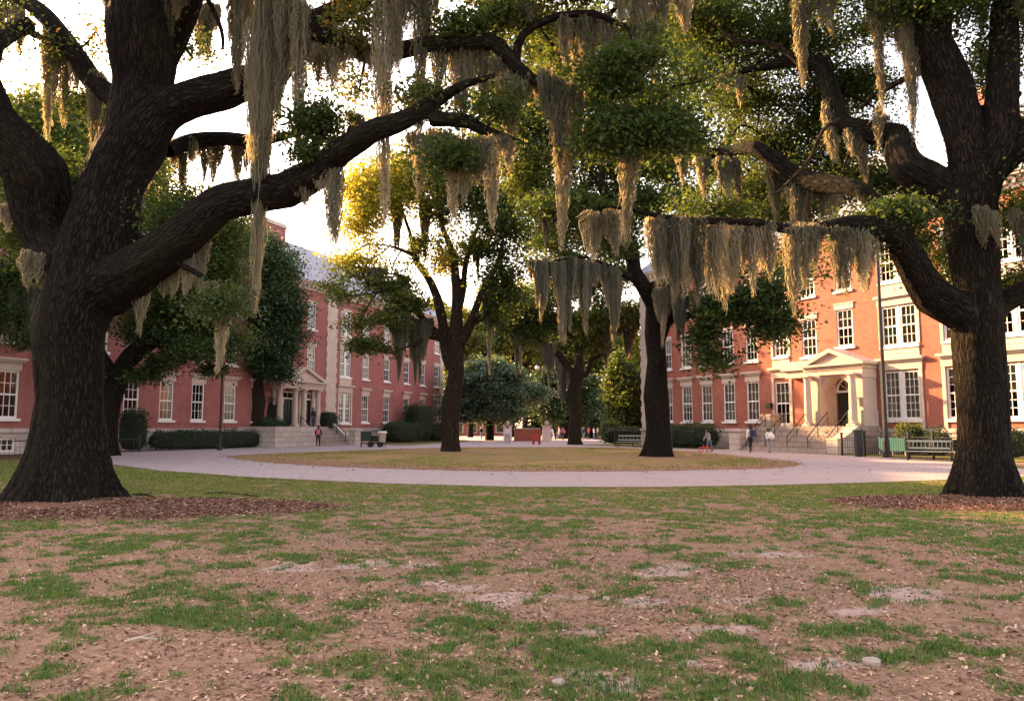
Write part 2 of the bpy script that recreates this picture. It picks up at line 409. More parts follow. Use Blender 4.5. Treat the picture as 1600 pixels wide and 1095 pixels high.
# ---------------------------------------------------------------- ground, path, island
PATCH = [ # green patches of the thin lawn: px, py, rx, ry, strength
 (80,918,60,22,1.0),(350,965,170,22,.8),(520,975,60,14,.6),(580,940,60,16,.9),(700,965,110,25,.9),(760,1000,120,30,.8),(600,1050,150,40,.75),(450,1085,120,18,.4),
 (760,1070,160,35,.8),(900,1010,130,28,.9),(1000,1045,160,28,.95),(1090,1015,140,26,.9),(1150,1075,200,30,.95),(1340,985,110,22,.85),(1300,1040,160,28,.75),(1480,1030,130,35,.7),(1560,1075,100,25,.7),
 (1370,943,22,8,1.),(1200,945,60,12,.8),(1250,935,40,10,.7),(1080,870,60,14,.5),(1030,855,60,8,.7),(870,898,80,12,.6),(960,905,60,12,.5),(1480,900,60,14,.6),(1560,905,70,14,.6),(1560,850,110,16,.95),(1440,830,130,16,.95),(1300,820,150,16,.7),
 (640,905,50,10,.7),(720,890,120,12,.85),(800,890,60,10,.6),(1140,890,80,14,.5),(1320,895,60,8,.4),(1200,855,20,5,.8),(480,875,40,8,.7),(280,890,160,18,.5),(150,880,120,16,.4),(250,845,260,22,.5),(600,830,150,18,.6),(520,820,120,15,.6),(30,1080,60,15,.4),(110,1000,120,25,.3),(280,1030,200,25,.25),(120,960,140,18,.35)]
SANDP = [(1190,867,70,7),(1040,893,70,8),(1390,920,70,13),(1420,930,50,9),(1330,953,50,9),(760,938,80,12),(650,880,40,5),(470,885,40,5),(440,888,20,4),(690,912,60,8),(1000,935,60,8),(870,932,50,6),(920,980,50,9),(955,1070,70,16),(900,1055,60,10),(1120,990,60,9),(1140,935,60,8),(560,880,50,6),(760,847,40,4),(1090,1035,40,8),(1000,850,60,4),(1290,1040,60,12),(1170,985,30,6)]
def ell(px, py, L):
    s = np.zeros_like(px)
    for q in L:
        a = q[4] if len(q) > 4 else 1.0
        d = ((px-q[0])/q[2])**2 + ((py-q[1])/q[3])**2
        s = np.maximum(s, a * np.clip(1.35 - d, 0, 1))
    return s
BED = [(105, 805, 400, 34, 1.0), (1560, 795, 290, 30, 1.0)]
B1, B2 = G(90, 792), G(1545, 786)
def mulch_mask(x, y):
    n = fbm(x*.9, y*.9, 3, 5) * .5 - .25
    d1 = np.hypot((x - B1.x - .9)/5.3, (y - B1.y + .35)/2.15) + n*.35
    d2 = np.hypot((x - B2.x - .3)/4.1, (y - B2.y + .15)/1.9) + n*.35
    return np.clip((1 - np.minimum(d1, d2)) * 6, 0, 1)
def grass_mask(x, y):
    y = np.maximum(y, 2.5)
    px, py = to_px(x, y)
    base = np.interp(py, [742, 770, 800, 822, 860, 900, 960, 1095, 1400], [.80, .78, .54, .38, .27, .18, .20, .28, .36])
    base = base + np.where((py < 850), np.interp(px, [500, 900, 1250, 1600], [0, -.03, .08, .16]), 0)
    base = np.maximum(base, ell(px, py, PATCH) * .86)
    n = fbm(x*1.15, y*1.15, 4, 3); n2 = fbm(x*3.1, y*3.1, 3, 9); n3 = .5*vnoise(x*6, y*6, 14)+.5*vnoise(x*13, y*13, 15)
    m = np.clip((base*1.1 + (n-.5)*.95 + (n2-.5)*1.5 + (n3-.5)*2.1 - .44) * 2.4, 0, 1)
    return m * (1 - mulch_mask(x, y))
gx = np.concatenate([[-900, -400, -200, -120, -90, -70, -55, -45, -38, -32, -27, -23], np.arange(-19, 19.01, .11), [23, 27, 32, 38, 45, 55, 70, 90, 120, 200, 400, 900]])
gy = np.concatenate([[-60, -20, -6, 0], np.arange(2.2, 27, .11), [29, 31, 34, 38, 43, 49, 56, 64, 74, 88, 105, 130, 170, 240, 400, 1200]])
X, Y = np.meshgrid(gx, gy); xs, ys = X.ravel(), Y.ravel()
gm, mm = grass_mask(xs, ys), mulch_mask(xs, ys)
far = ys > 25
gm = np.where(far, np.clip(.55 + (fbm(xs*.2, ys*.2, 3, 1)-.5), 0, 1), gm)
px_, py_ = to_px(xs, np.maximum(ys, 2.5))
sm = np.where(far, 0, ell(px_ + (fbm(xs*2, ys*2, 3, 41)-.5)*110, py_ + (fbm(xs*2, ys*2, 3, 43)-.5)*26, SANDP)) * .8
zz = np.where(far, 0, (fbm(xs*1.3, ys*1.3, 4, 21) - .5) * .06) + mm*.05*(~far)
edge = np.clip((ys-2.2)/1, 0, 1) * np.clip((20.2-ys)/2, 0, 1) * np.clip((19-np.abs(xs))/2, 0, 1)
zz = zz * edge
GZ = (gx, gy, zz.reshape(X.shape))
def ground_z(x, y):
    i = np.clip(np.searchsorted(gx, x)-1, 0, len(gx)-2); j = np.clip(np.searchsorted(gy, y)-1, 0, len(gy)-2)
    fx = (x-gx[i])/(gx[i+1]-gx[i]); fy = (y-gy[j])/(gy[j+1]-gy[j]); Z = GZ[2]
    return (Z[j,i]*(1-fx)+Z[j,i+1]*fx)*(1-fy) + (Z[j+1,i]*(1-fx)+Z[j+1,i+1]*fx)*fy
nx, ny = len(gx), len(gy)
I = np.arange(nx*ny).reshape(ny, nx)
Fq = np.stack([I[:-1,:-1].ravel(), I[:-1,1:].ravel(), I[1:,1:].ravel(), I[1:,:-1].ravel()], 1)
o = link('ground', np_mesh('ground', np.stack([xs, ys, zz], 1), Fq, True, {'grassy': gm, 'sand': sm, 'mulch': np.where(far, 0, mm*.9)}), M['ground'])
tag(o, kind='structure')

def smooth_closed(pts, sub=10):
    n = len(pts); out = []
    for i in range(n):
        p0, p1, p2, p3 = pts[i-1], pts[i], pts[(i+1) % n], pts[(i+2) % n]
        for k in range(sub):
            t = k/sub
            out.append(.5*((2*p1) + (p2-p0)*t + (2*p0-5*p1+4*p2-p3)*t*t + (3*p1-p0-3*p2+p3)*t**3))
    return out
def sheet(name, pts, z, mat, jitter=0.0, thick=0.0):
    vs = []
    for i, p in enumerate(pts):
        vs.append((p.x + random.uniform(-jitter, jitter), p.y + random.uniform(-jitter, jitter), z))
    n = len(vs); v2 = [Vector(v[:2]) for v in vs]
    rv, re_, rf, *_ = delaunay_2d_cdt(v2, [], [list(range(n))], 1, 1e-4)
    fs = []
    for q in rf:
        a, b, c = (rv[i] for i in q[:3])
        fs.append(tuple(q) if (b-a).cross(c-a) > 0 else tuple(reversed(q)))
    me = bpy.data.meshes.new(name); me.from_pydata([(p.x, p.y, z) for p in rv], [], fs); me.update()
    return tag(link(name, me, mat), kind='structure')
# path: near edge left -> right, then far edge right -> left
near = [G(x, y) for x, y in ((110,714),(150,722),(250,735),(400,746),(600,755),(800,760.5),(1000,761),(1200,758),(1350,754),(1492,749),(1600,744))]
pts = near + [Vector((26, 20, 0)), Vector((34, 17, 0)), Vector((40, 24, 0))] + [G(1600,733), G(1492,722), G(1313,711), G(1200,705.5), G(1143,702), G(1045,699), G(960,696)] + \
      [G(948,690), G(935,686.5), Vector((12, 150, 0)), Vector((-14, 150, 0)), G(735,688), G(720,690.5), G(640,696), G(620,696), G(553,693.5), G(480,693.5), G(400,697), G(292,700.5), G(190,706), G(130, 709)]
fine = []
for i, p in enumerate(pts):
    q = pts[(i+1) % len(pts)]
    for k in range(6): fine.append(p.lerp(q, k/6))
sheet('path', fine, .010, M['path'], .05)
near_e = [(354,713.5),(400,721),(470,726.5),(546,730.5),(680,734.5),(800,736.5),(982,736.5),(1100,734.5),(1200,732),(1240,728.5),(1250,725)]
far_e = [(1235,720.5),(1200,717),(1092,706.5),(1000,701),(928,698.7),(800,698.5),(700,699.5),(604,702),(480,706.5),(400,709.8)]
isl = smooth_closed([G(*p) for p in near_e + far_e], 8)
# island: fan with rings so that the worn rim can be shaded
c0 = sum(isl, Vector()) / len(isl)
V, ring = [], []
fr_ = [0, .3, .55, .7, .8, .88, .94, 1.0]
for f in fr_:
    for i, p in enumerate(isl):
        q = c0.lerp(p, f)
        jit = .12*math.sin(i*1.7)+.09*math.sin(i*3.9) if f == 1 else 0
        d = (p - c0).normalized()*jit
        V.append((q.x+d.x, q.y+d.y, .018 + .05*(1-f**4)))
        nearness = 1 if p.y < c0.y - 6 else .35
        ring.append(max(0, (f-.72)/.2) * nearness)
n = len(isl); Fi = []
for k in range(len(fr_)-1):
    for i in range(n): Fi.append((k*n+i, k*n+(i+1) % n, (k+1)*n+(i+1) % n, (k+1)*n+i))
V = np.array(V); ring = np.clip(np.array(ring), 0, 1)
for tx, ty in ((703, 706), (1027, 716)):
    g = G(tx, ty); d = np.hypot(V[:,0]-g.x, V[:,1]-g.y); ring = np.maximum(ring, np.clip(1.4-d/3.2, 0, 1))
Fi = np.array(Fi)[:, ::-1]
a, b, c_ = V[Fi[-1][0]], V[Fi[-1][1]], V[Fi[-1][2]]
if np.cross(b-a, c_-a)[2] < 0: Fi = Fi[:, ::-1]
tag(link('island_lawn', np_mesh('island_lawn', V, Fi, True, {'ring': ring}), M['island']), kind='structure')
def lawn_strip(name, poly, z, mat): return sheet(name, [Vector((x, y, 0)) for x, y in poly], z, mat, 0)
# mulch border in front of the left building
bl = [G(0,716.5), G(60,716), G(130,709.5), G(190,706.3), G(292,701), G(390,697.6), G(390,696.3), G(292,698.5), G(170,702.5), G(0,705)]
sheet('mulch_border', bl, .014, M['mulch'], .05)

# ---------------------------------------------------------------- turf blades (stuff)
def blades(n, y0, y1, seed, hmin, hmax, wid, per, mask=None, z0=0.0):
    r = np.random.default_rng(seed)
    y = y0 + (y1-y0) * r.random(n); x = (r.random(n)*2-1) * (y*.69 + 3.2)
    m = (mask or grass_mask)(x, y); keep = r.random(n) < m**1.3
    x, y, m = x[keep], y[keep], m[keep]
    k = len(x)
    bx = np.repeat(x, per) + r.normal(0, .028, k*per); by = np.repeat(y, per) + r.normal(0, .028, k*per)
    hh = (hmin + (hmax-hmin)*r.random(k*per)**1.5) * (.6 + .55*np.repeat(m, per))
    an = r.random(k*per)*2*np.pi; ln = r.normal(0, .55, k*per)*hh; la = r.random(k*per)*2*np.pi
    w = wid*(.6+.8*r.random(k*per))
    dx, dy = np.cos(an)*w, np.sin(an)*w
    tx, ty = np.cos(la)*ln, np.sin(la)*ln
    bz = ground_z(bx, by) - .004 + z0
    v = np.stack([np.stack([bx-dx, by-dy, bz], 1), np.stack([bx+dx, by+dy, bz], 1),
                  np.stack([bx+dx*.8+tx*.4, by+dy*.8+ty*.4, bz+hh*.6], 1), np.stack([bx-dx*.8+tx*.4, by-dy*.8+ty*.4, bz+hh*.6], 1),
                  np.stack([bx+tx, by+ty, bz+hh], 1)], 1)
    tone = np.repeat(np.clip(np.repeat(r.random(k)*.55, per) + r.random(k*per)*.5 + np.interp(by, [8, 14, 21], [-.10, .05, .22]), 0, 1), 5)
    return v.reshape(-1, 3), k*per, tone
parts = [blades(36000, 3.4, 9, 1, .018, .052, .0036, 9), blades(54000, 9, 15, 2, .018, .046, .005, 7), blades(62000, 15, 23.6, 3, .016, .042, .0085, 5), blades(70000, 23.6, 36, 4, .03, .06, .013, 4)]
V = np.concatenate([p[0] for p in parts]); tn = np.concatenate([p[2] for p in parts]); nb = sum(p[1] for p in parts)
# keep the blades off the paved path
yb = V[2::5, 1]; pxb, pyb = to_px(V[0::5, 0], V[0::5, 1])
edge_y = np.interp(pxb, [-500, 110, 150, 250, 400, 600, 800, 1000, 1200, 1350, 1492, 1600, 2200], [712, 714, 722, 735, 746, 755, 760.5, 761, 758, 754, 749, 744, 735]) + 1.0
keepb = (pyb > edge_y)
idx = np.repeat(keepb, 5); V = V[idx]; tn = tn[idx]; nb = keepb.sum()
b0 = np.arange(nb)[:, None]*5
o = link('grass', np_mesh('grass', V, [b0 + np.array([[0,1,2,3]]), b0 + np.array([[3,2,4]])], False, {'tone': tn}), M['blade'])
tag(o, 'patchy short green turf over the bare foreground dirt', 'grass', kind='stuff')
# ---------------------------------------------------------------- fallen leaves and mulch chips (stuff)
def flakes(name, n, y0, y1, size, seed, mat, dens, label, cat, lift=.006, aspect=.5, xr=None):
    r = np.random.default_rng(seed)
    y = y0 + (y1-y0)*r.random(n)**1.25; x = (r.random(n)*2-1)*(y*.69+3.2)
    keep = r.random(n) < dens(x, y); x, y = x[keep], y[keep]; k = len(x)
    a = r.random(k)*2*np.pi; L = size*(.45+.9*r.random(k)**1.5); Wd = L*aspect*(.6+.6*r.random(k))
    t1 = r.normal(0, .28, k); t2 = r.normal(0, .35, k); z = ground_z(x, y) + lift + np.abs(t1)*L*.5
    ux, uy = np.cos(a), np.sin(a)
    def pt(u, v, dz): return np.stack([x+ux*u-uy*v, y+uy*u+ux*v, z+dz], 1)
    v = np.stack([pt(-L, 0*L, -t1*L), pt(-.1*L, -Wd, -t2*Wd), pt(L, 0*L, t1*L), pt(.1*L, Wd, t2*Wd)], 1).reshape(-1, 3)
    tone = np.repeat(np.clip(r.random(k)**1.2, 0, 1), 4)
    f = np.arange(k)[:, None]*4 + np.array([[0,1,2,3]])
    o = link(name, np_mesh(name, v, f, False, {'tone': tone}), mat)
    return tag(o, label, cat, kind='stuff')
flakes('leaf_litter', 240000, 3.4, 21.0, .021, 11, M['litter'], lambda x, y: np.clip(.25+1.1*fbm(x*.7, y*.7, 3, 31)**1.5, 0, 1)*(1-.45*grass_mask(x, y))*np.where(y > 19, .35, 1), 'brown fallen oak leaves scattered over the foreground dirt', 'leaf litter')
def isl_d(x, y):
    V2 = np.array([(p.x, p.y) for p in isl]); cx_, cy_ = V2.mean(0); aa = np.arctan2(V2[:,1]-cy_, V2[:,0]-cx_); rr = np.hypot(V2[:,0]-cx_, V2[:,1]-cy_); o_ = np.argsort(aa)
    q = np.hypot(x-cx_, y-cy_)/np.interp(np.arctan2(y-cy_, x-cx_), aa[o_], rr[o_], period=2*np.pi)
    return np.where(q < 1.03, np.clip(.25+fbm(x*.5, y*.5, 3, 77)*.8*np.clip(q+.3, 0, 1), 0, 1), np.where(q < 1.25, .05, 0))
flakes('island_litter', 90000, 26, 62, .038, 15, M['litter'], isl_d, 'dry brown leaves lying over the round island lawn', 'leaf litter', .05, .5)
def isl_g(x, y):
    V2 = np.array([(p.x, p.y) for p in isl]); cx_, cy_ = V2.mean(0); aa = np.arctan2(V2[:,1]-cy_, V2[:,0]-cx_); rr = np.hypot(V2[:,0]-cx_, V2[:,1]-cy_); o_ = np.argsort(aa)
    q = np.hypot(x-cx_, y-cy_)/np.interp(np.arctan2(y-cy_, x-cx_), aa[o_], rr[o_], period=2*np.pi)
    tr = np.minimum(np.hypot(x-G(703,706).x, y-G(703,706).y), np.hypot(x-G(1027,716).x, y-G(1027,716).y))
    return np.clip((.98-q)*5, 0, 1)*np.clip(fbm(x*.45, y*.3, 4, 55)*3.2-1.0, .08, 1)*np.clip(tr/3-.4, 0, 1)
vb, kb, tb_ = blades(120000, 27, 62, 8, .03, .07, .014, 4, isl_g, .035)
b0 = np.arange(kb)[:, None]*5
o = link('island_grass', np_mesh('island_grass', vb, [b0+np.array([[0,1,2,3]]), b0+np.array([[3,2,4]])], False, {'tone': np.clip(tb_*.5+.5, 0, 1)}), M['blade'])
tag(o, 'thin yellow-green turf on the round island lawn', 'grass', kind='stuff')
flakes('mulch_chips', 150000, 12.5, 18.5, .035, 12, M['chip'], lambda x, y: mulch_mask(x, y)*(np.hypot(x-B1.x, y-B1.y) > .8), 'reddish bark chips spread round the two front oaks', 'mulch', .008, .4)
# ---------------------------------------------------------------- the two brick halls
def wall_mesh(x0, x1, z0, z1, holes, depth=.22):
    """front face at y=0 with rectangular openings and their reveals"""
    xs = sorted({x0, x1, *[h[0] for h in holes], *[h[2] for h in holes]})
    zs = sorted({z0, z1, *[h[1] for h in holes], *[h[3] for h in holes]})
    m = MB()
    for i in range(len(xs)-1):
        for j in range(len(zs)-1):
            cx, cz = (xs[i]+xs[i+1])/2, (zs[j]+zs[j+1])/2
            if any(h[0] < cx < h[2] and h[1] < cz < h[3] for h in holes): continue
            m.add([(xs[i],0,zs[j]),(xs[i+1],0,zs[j]),(xs[i+1],0,zs[j+1]),(xs[i],0,zs[j+1])], [(0,1,2,3)])
    for a, b, c, d in holes:
        m.add([(a,0,b),(c,0,b),(c,0,d),(a,0,d),(a,depth,b),(c,depth,b),(c,depth,d),(a,depth,d)], [(0,4,5,1),(1,5,6,2),(2,6,7,3),(3,7,4,0)])
    return m
_win_cache = {}
def window(par, cx, z0, w, h, cols=3, rows=4, lintel='flat', sill=True, blind=0.0, double=False, curtain=False):
    """window part: sash frame (own mesh) > pane, sill, lintel, blind"""
    key = (round(w,2), round(h,2), cols, rows, double)
    if key not in _win_cache:
        m = MB(); f = .11; bar = .035
        def sash(xa, xb):
            m.box(xa, .05, 0, xa+f, .17, h); m.box(xb-f, .05, 0, xb, .17, h)
            m.box(xa+f, .05, h-f, xb-f, .17, h); m.box(xa+f, .05, 0, xb-f, .17, f*1.2)
            m.box(xa+f, .06, h*.5-.05, xb-f, .16, h*.5+.05)
            iw = xb-xa-2*f
            for k in range(1, cols): m.box(xa+f+iw*k/cols-bar/2, .085, f*1.2, xa+f+iw*k/cols+bar/2, .125, h-f)
            for lo, hi in ((f*1.2, h*.5-.05), (h*.5+.05, h-f)):
                for k in range(1, rows//2+ (rows % 2)):
                    zz = lo + (hi-lo)*k/(rows/2)
                    m.box(xa+f, .088, zz-bar/2, xb-f, .122, zz+bar/2)
        if double:
            sash(-w/2, -.09); sash(.09, w/2); m.box(-.09, .02, 0, .09, .17, h)
        else: sash(-w/2, w/2)
        o = m.build('window', M['white'], par)
        _win_cache[key] = (o.data,)
        o.location = (cx, 0, z0)
    else:
        o = bpy.data.objects.new('window', _win_cache[key][0]); COL.objects.link(o); o.parent = par; o.location = (cx, 0, z0)
    p = MB().add([(-w/2+.05,.105,.05),(w/2-.05,.105,.05),(w/2-.05,.105,h-.05),(-w/2+.05,.105,h-.05)], [(0,1,2,3)]).build('pane', M['glass'], o)
    if sill: MB().box(-w/2-.14, -.13, -.17, w/2+.14, .04, -.005).build('sill', M['white'] if sill is True else sill, o)
    if lintel == 'hood':
        m = MB().box(-w/2-.10, -.05, h+.005, w/2+.10, .10, h+.48).box(-w/2-.30, -.28, h+.62, w/2+.30, .06, h+.76).box(-w/2-.2, -.18, h+.482, w/2+.2, .08, h+.618)
        m.build('lintel', M['stone'], o)
    elif lintel == 'flat':
        MB().box(-w/2-.12, -.06, h+.005, w/2+.12, .10, h+.36).box(-w/2-.17, -.10, h+.362, w/2+.17, .08, h+.43).build('lintel', M['stone'], o)
    elif lintel == 'thin':
        MB().box(-w/2-.08, -.04, h+.005, w/2+.08, .10, h+.24).build('lintel', M['stone'], o)
    if blind > 0:
        n = 14; xs = np.linspace(-w/2+.1, w/2-.1, n); m = MB()
        for i in range(n-1):
            ya, yb = .21+.03*(i % 2), .21+.03*((i+1) % 2)
            m.add([(xs[i],ya,h*(1-blind)),(xs[i+1],yb,h*(1-blind)),(xs[i+1],yb,h-.05),(xs[i],ya,h-.05)], [(0,1,2,3)])
        m.build('blind', M['blind'], o)
    return o
def quoins(m, x0, x1, z0, z1, y=-.07, side=None):
    z, k = z0, 0
    while z < z1 - .05:
        zt = min(z + .5, z1)
        i = 0.0 if k % 2 else .13
        m.box(x0+i, y, z+.012, x1-i, .12, zt-.012)
        z = zt; k += 1
    m.box(x0+.14, y+.03, z0, x1-.14, .118, z1)
def roof_mesh(x0, x1, z, zr, depth, over=.7, slope_run=7.0):
    """hipped roof with its eaves over the front wall"""
    a, b = -over, depth+over
    yr0, yr1 = slope_run, depth - slope_run
    xa, xb = x0-over, x1+over
    v = [(xa,a,z),(xb,a,z),(xb,b,z),(xa,b,z),(xa+slope_run,yr0,zr),(xb-slope_run,yr0,zr),(xb-slope_run,yr1,zr),(xa+slope_run,yr1,zr)]
    return MB().add(v, [(0,1,5,4),(1,2,6,5),(2,3,7,6),(3,0,4,7),(4,5,6,7),(3,2,1,0)])
def cornice(m, x0, x1, z, depth):
    m.box(x0-.12, -.14, z-.75, x1+.12, .1, z-.28)
    m.box(x0-.45, -.45, z-.28, x1+.45, .1, z-.14)
    m.box(x0-.62, -.62, z-.14, x1+.62, .1, z-.004)
    x = x0
    while x < x1:
        m.box(x, -.42, z-.52, x+.28, -.142, z-.282); x += .62
def ball(m, c, r, n=8):
    m.lathe([(max(.01, r*math.sin(math.pi*i/n)), c[2]-r*math.cos(math.pi*i/n)) for i in range(n+1)], c[0], c[1], 10)
WT = 1.55       # top of the stone base
EAVE = 15.4
def hall(name, label, px_to_x, base, rz, x0, x1, mat, depth):
    b = empty(name, base, rz, label, 'building')
    return b
def shell(b, x0, x1, mat, holes, bholes, depth, zr):
    w = wall_mesh(x0, x1, WT, EAVE-.6, holes)
    # end and back walls
    w.add([(x0,0,WT),(x0,depth,WT),(x0,depth,EAVE-.6),(x0,0,EAVE-.6)], [(3,2,1,0)]) if False else None
    w.add([(x0,0,WT),(x0,0,EAVE-.6),(x0,depth,EAVE-.6),(x0,depth,WT)], [(3,2,1,0)])
    w.add([(x1,0,WT),(x1,depth,WT),(x1,depth,EAVE-.6),(x1,0,EAVE-.6)], [(0,1,2,3)])
    w.add([(x0,depth,WT),(x1,depth,WT),(x1,depth,EAVE-.6),(x0,depth,EAVE-.6)], [(3,2,1,0)])
    w.build('wall', mat, b)
    bm_ = wall_mesh(x0-.08, x1+.08, -.3, WT-.24, bholes)
    bm_.v = [(x, y-.08, z) for x, y, z in bm_.v]
    bm_.box(x0-.14, -.15, WT-.238, x1+.14, .1, WT+.0)
    bm_.add([(x1+.08,-.08,-.3),(x1+.08,depth,-.3),(x1+.08,depth,WT-.24),(x1+.08,-.08,WT-.24)], [(0,1,2,3)])
    bm_.add([(x0-.08,-.08,-.3),(x0-.08,depth,-.3),(x0-.08,depth,WT-.24),(x0-.08,-.08,WT-.24)], [(3,2,1,0)])
    bm_.build('stone_base', M['stone_block'], b)
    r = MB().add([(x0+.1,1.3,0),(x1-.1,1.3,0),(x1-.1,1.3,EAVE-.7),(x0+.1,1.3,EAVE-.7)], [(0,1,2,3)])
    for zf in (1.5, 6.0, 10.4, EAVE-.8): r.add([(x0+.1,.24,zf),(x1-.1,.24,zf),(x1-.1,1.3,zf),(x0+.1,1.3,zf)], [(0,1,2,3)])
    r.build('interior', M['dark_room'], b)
    c = MB(); cornice(c, x0, x1, EAVE, depth); c.build('cornice', M['stone'], b)
    rf = roof_mesh(x0, x1, EAVE, zr, depth).build('roof', M['slate'], b)
    return rf
def chimney(par, x, y, z0, z1, w=2.2, d=1.2, mat='brick_left'):
    m = MB().box(x-w/2, y-d/2, z0, x+w/2, y+d/2, z1)
    c = m.build('chimney', M[mat], par)
    MB().box(x-w/2-.12, y-d/2-.12, z1, x+w/2+.12, y+d/2+.12, z1+.2).box(x-w/2-.04, y-d/2-.04, z1+.2, x+w/2+.04, y+d/2+.04, z1+.42).build('cap', M['stone'], c)
def dormer(par, x, y, z, mat):
    m = MB().box(x-.8, y, z, x+.8, y+3, z+1.9)
    o = m.build('dormer', M['white'], par)
    MB().prism_y([(x-1.0, z+1.91), (x+1.0, z+1.91), (x, z+2.7)], y-.2, y+3.4).build('roof', M['slate'], o)
    MB().box(x-.5, y-.02, z+.3, x+.5, y-.004, z+1.7).build('pane', M['glass'], o)
F1, F2, F3 = 2.15, 6.72, 10.95
# ------------------------------ left hall
dl = Vector((.4, 1, 0)).normalized(); rzl = math.atan2(dl.y, dl.x)
OL = Vector((-48.3 + .4*45, 45, 0))
def xl(px):
    Yv = 48.3 / (.4 - (px-CX)/F)
    return (Yv - 45) / dl.y
LB = empty('brick_hall', OL, rzl, 'long pink-red brick hall with slate roof and columned porch on the left', 'building')
lx0, lx1 = xl(13) - 34.0, xl(692)  # unseen near stretch lengthened so the hall shades the foreground
cols1 = [xl(13)-3.1*k for k in (6, 5, 4, 3, 2, 1)] + [xl(13), xl(13)+3.05, xl(13)+6.1, xl(206), xl(261), xl(310), xl(360), xl(402)]
colsB = [xl(571), xl(604), xl(635), xl(660), xl(682)]
bay = xl(539)
por = [xl(450), xl(485)]
pcx = (por[0]+por[1])/2
holes, wins = [], []
def addw(L, cx, z, w, h, **kw):
    L.append((cx, z, w, h, kw))
lw = []
for c in cols1 + colsB:
    addw(lw, c, F1, 1.3, 2.85, lintel='hood')
    addw(lw, c, F2, 1.22, 2.6, lintel='flat')
    addw(lw, c, F3, 1.22, 2.5, lintel='thin')
for c in por:
    addw(lw, c, F2, 1.22, 2.6, lintel='flat'); addw(lw, c, F3, 1.22, 2.5, lintel='thin')
addw(lw, bay, F1-.1, 2.1, 3.0, lintel=None, double=True, cols=2, rows=6, sill=True); addw(lw, bay, F2, 1.9, 2.75, lintel=None, double=True, cols=2)
addw(lw, bay, F3, 1.8, 2.5, lintel='thin', double=True, cols=2)
holes = [(c-w/2, z, c+w/2, z+h) for c, z, w, h, k in lw] + [(c-.62, 1.7, c+.62, 4.9) for c in por]
bh = [(c-.6, .18, c+.6, .98) for c in cols1[4:9]]
LROOF = shell(LB, lx0, lx1, M['brick_left'], holes, bh, 17, 21.2)
for i, (c, z, w, h, k) in enumerate(lw):
    window(LB, c, z, w, h, blind=(.0, .45, 0, .7, .3, 0, .5)[(i*5) % 7] if z > F1 or c > 30 else .0, **k)
for c in cols1[4:9]:
    o = MB().box(-.6,.02,0,-.5,.1,.8).box(.5,.02,0,.6,.1,.8).box(-.5,.02,.7,.5,.1,.8).box(-.5,.02,0,.5,.1,.1).box(-.2,.04,.1,-.16,.08,.7).box(.16,.04,.1,.2,.08,.7).box(-.5,.045,.38,.5,.075,.42).build('basement_window', M['white'], LB)
    o.location = (c, 0, .18)
    MB().box(-.5, .085, .1, .5, .095, .7).build('pane', M['glass'], o)
m = MB(); quoins(m, xl(508), xl(525), WT, EAVE-.76); m.build('quoins', M['stone'], LB)
m = MB(); quoins(m, lx1-1.0, lx1+.05, WT, EAVE-.76); m.build('quoins', M['stone'], LB)
# stone bay round the stacked double windows
m = MB()
for x in (bay-1.27, bay+1.07): m.box(x, -.06, WT+.2, x+.2, .1, F1+2.959)
m.box(bay-1.3, -.09, F1+2.96, bay+1.3, .1, F1+3.6).box(bay-1.5, -.3, F1+3.602, bay+1.5, .1, F1+3.74)
m.box(bay-1.05, -.06, F1+3.742, bay+1.05, .1, F2-.18); m.build('stone_bay', M['stone'], LB); m = MB()
m.box(bay-1.1, -.08, F2+2.76, bay+1.1, .1, F2+3.3).box(bay-1.2, -.16, F2+3.302, bay+1.2, .1, F2+3.42)
m.box(bay-1.0, -.06, F2+3.422, bay+1.0, .1, F3-.18)
m.build('stone_bay', M['stone'], LB)
chimney(LROOF, xl(494), 6.2, 18.4, 21.9, 3.4, 1.5)
for px in (261, 360, 560, 604, 650): dormer(LROOF, xl(px), 1.6, 16.6, None)
def portico(b, cx, w, d, zf, mat, ncol, doors, ztop, ped, eh=.7):
    """porch standing on its own platform: columns, entablature, pediment"""
    P_ = {}
    m = MB()
    zt = ztop
    m.box(cx-w/2-.05, -d-.05, zt, cx+w/2+.05, -.002, zt+eh*.42).box(cx-w/2-.12, -d-.12, zt+eh*.42+.002, cx+w/2+.12, -.004, zt+eh*.8).box(cx-w/2-.36, -d-.36, zt+eh*.8+.002, cx+w/2+.36, -.006, zt+eh)
    m.build('entablature', mat, b)
    g = MB()
    a = w/2+.36
    g.prism_y([(cx-a+.5, zt+eh+.002), (cx+a-.5, zt+eh+.002), (cx, zt+ped-.28)], -d-.12, -.01)
    t = .26
    # raking cornices
    for s in (-1, 1):
        p = [(cx+s*a, zt+eh+.003), (cx, zt+ped), (cx, zt+ped-t), (cx+s*(a-.75), zt+eh+.003)]
        if s == 1: p = p[::-1]
        g.prism_y(p, -d-.38, -.012)
    g.build('pediment', mat, b)
def column(par, x, y, z0, z1, r, mat):
    m = MB().box(x-r*1.35, y-r*1.35, z0, x+r*1.35, y+r*1.35, z0+.14)
    m.lathe([(r*1.25, z0+.14), (r*1.3, z0+.2), (r*1.05, z0+.3), (r, z0+.36), (r*1.0, z0+(z1-z0)*.4), (r*.86, z1-.42), (r*.95, z1-.4), (r*.86, z1-.36), (r*.95, z1-.26), (r*1.22, z1-.1)], x, y, 16)
    m.box(x-r*1.35, y-r*1.35, z1-.1, x+r*1.35, y+r*1.35, z1-.003)
    o = m.build('column', mat, par); return o
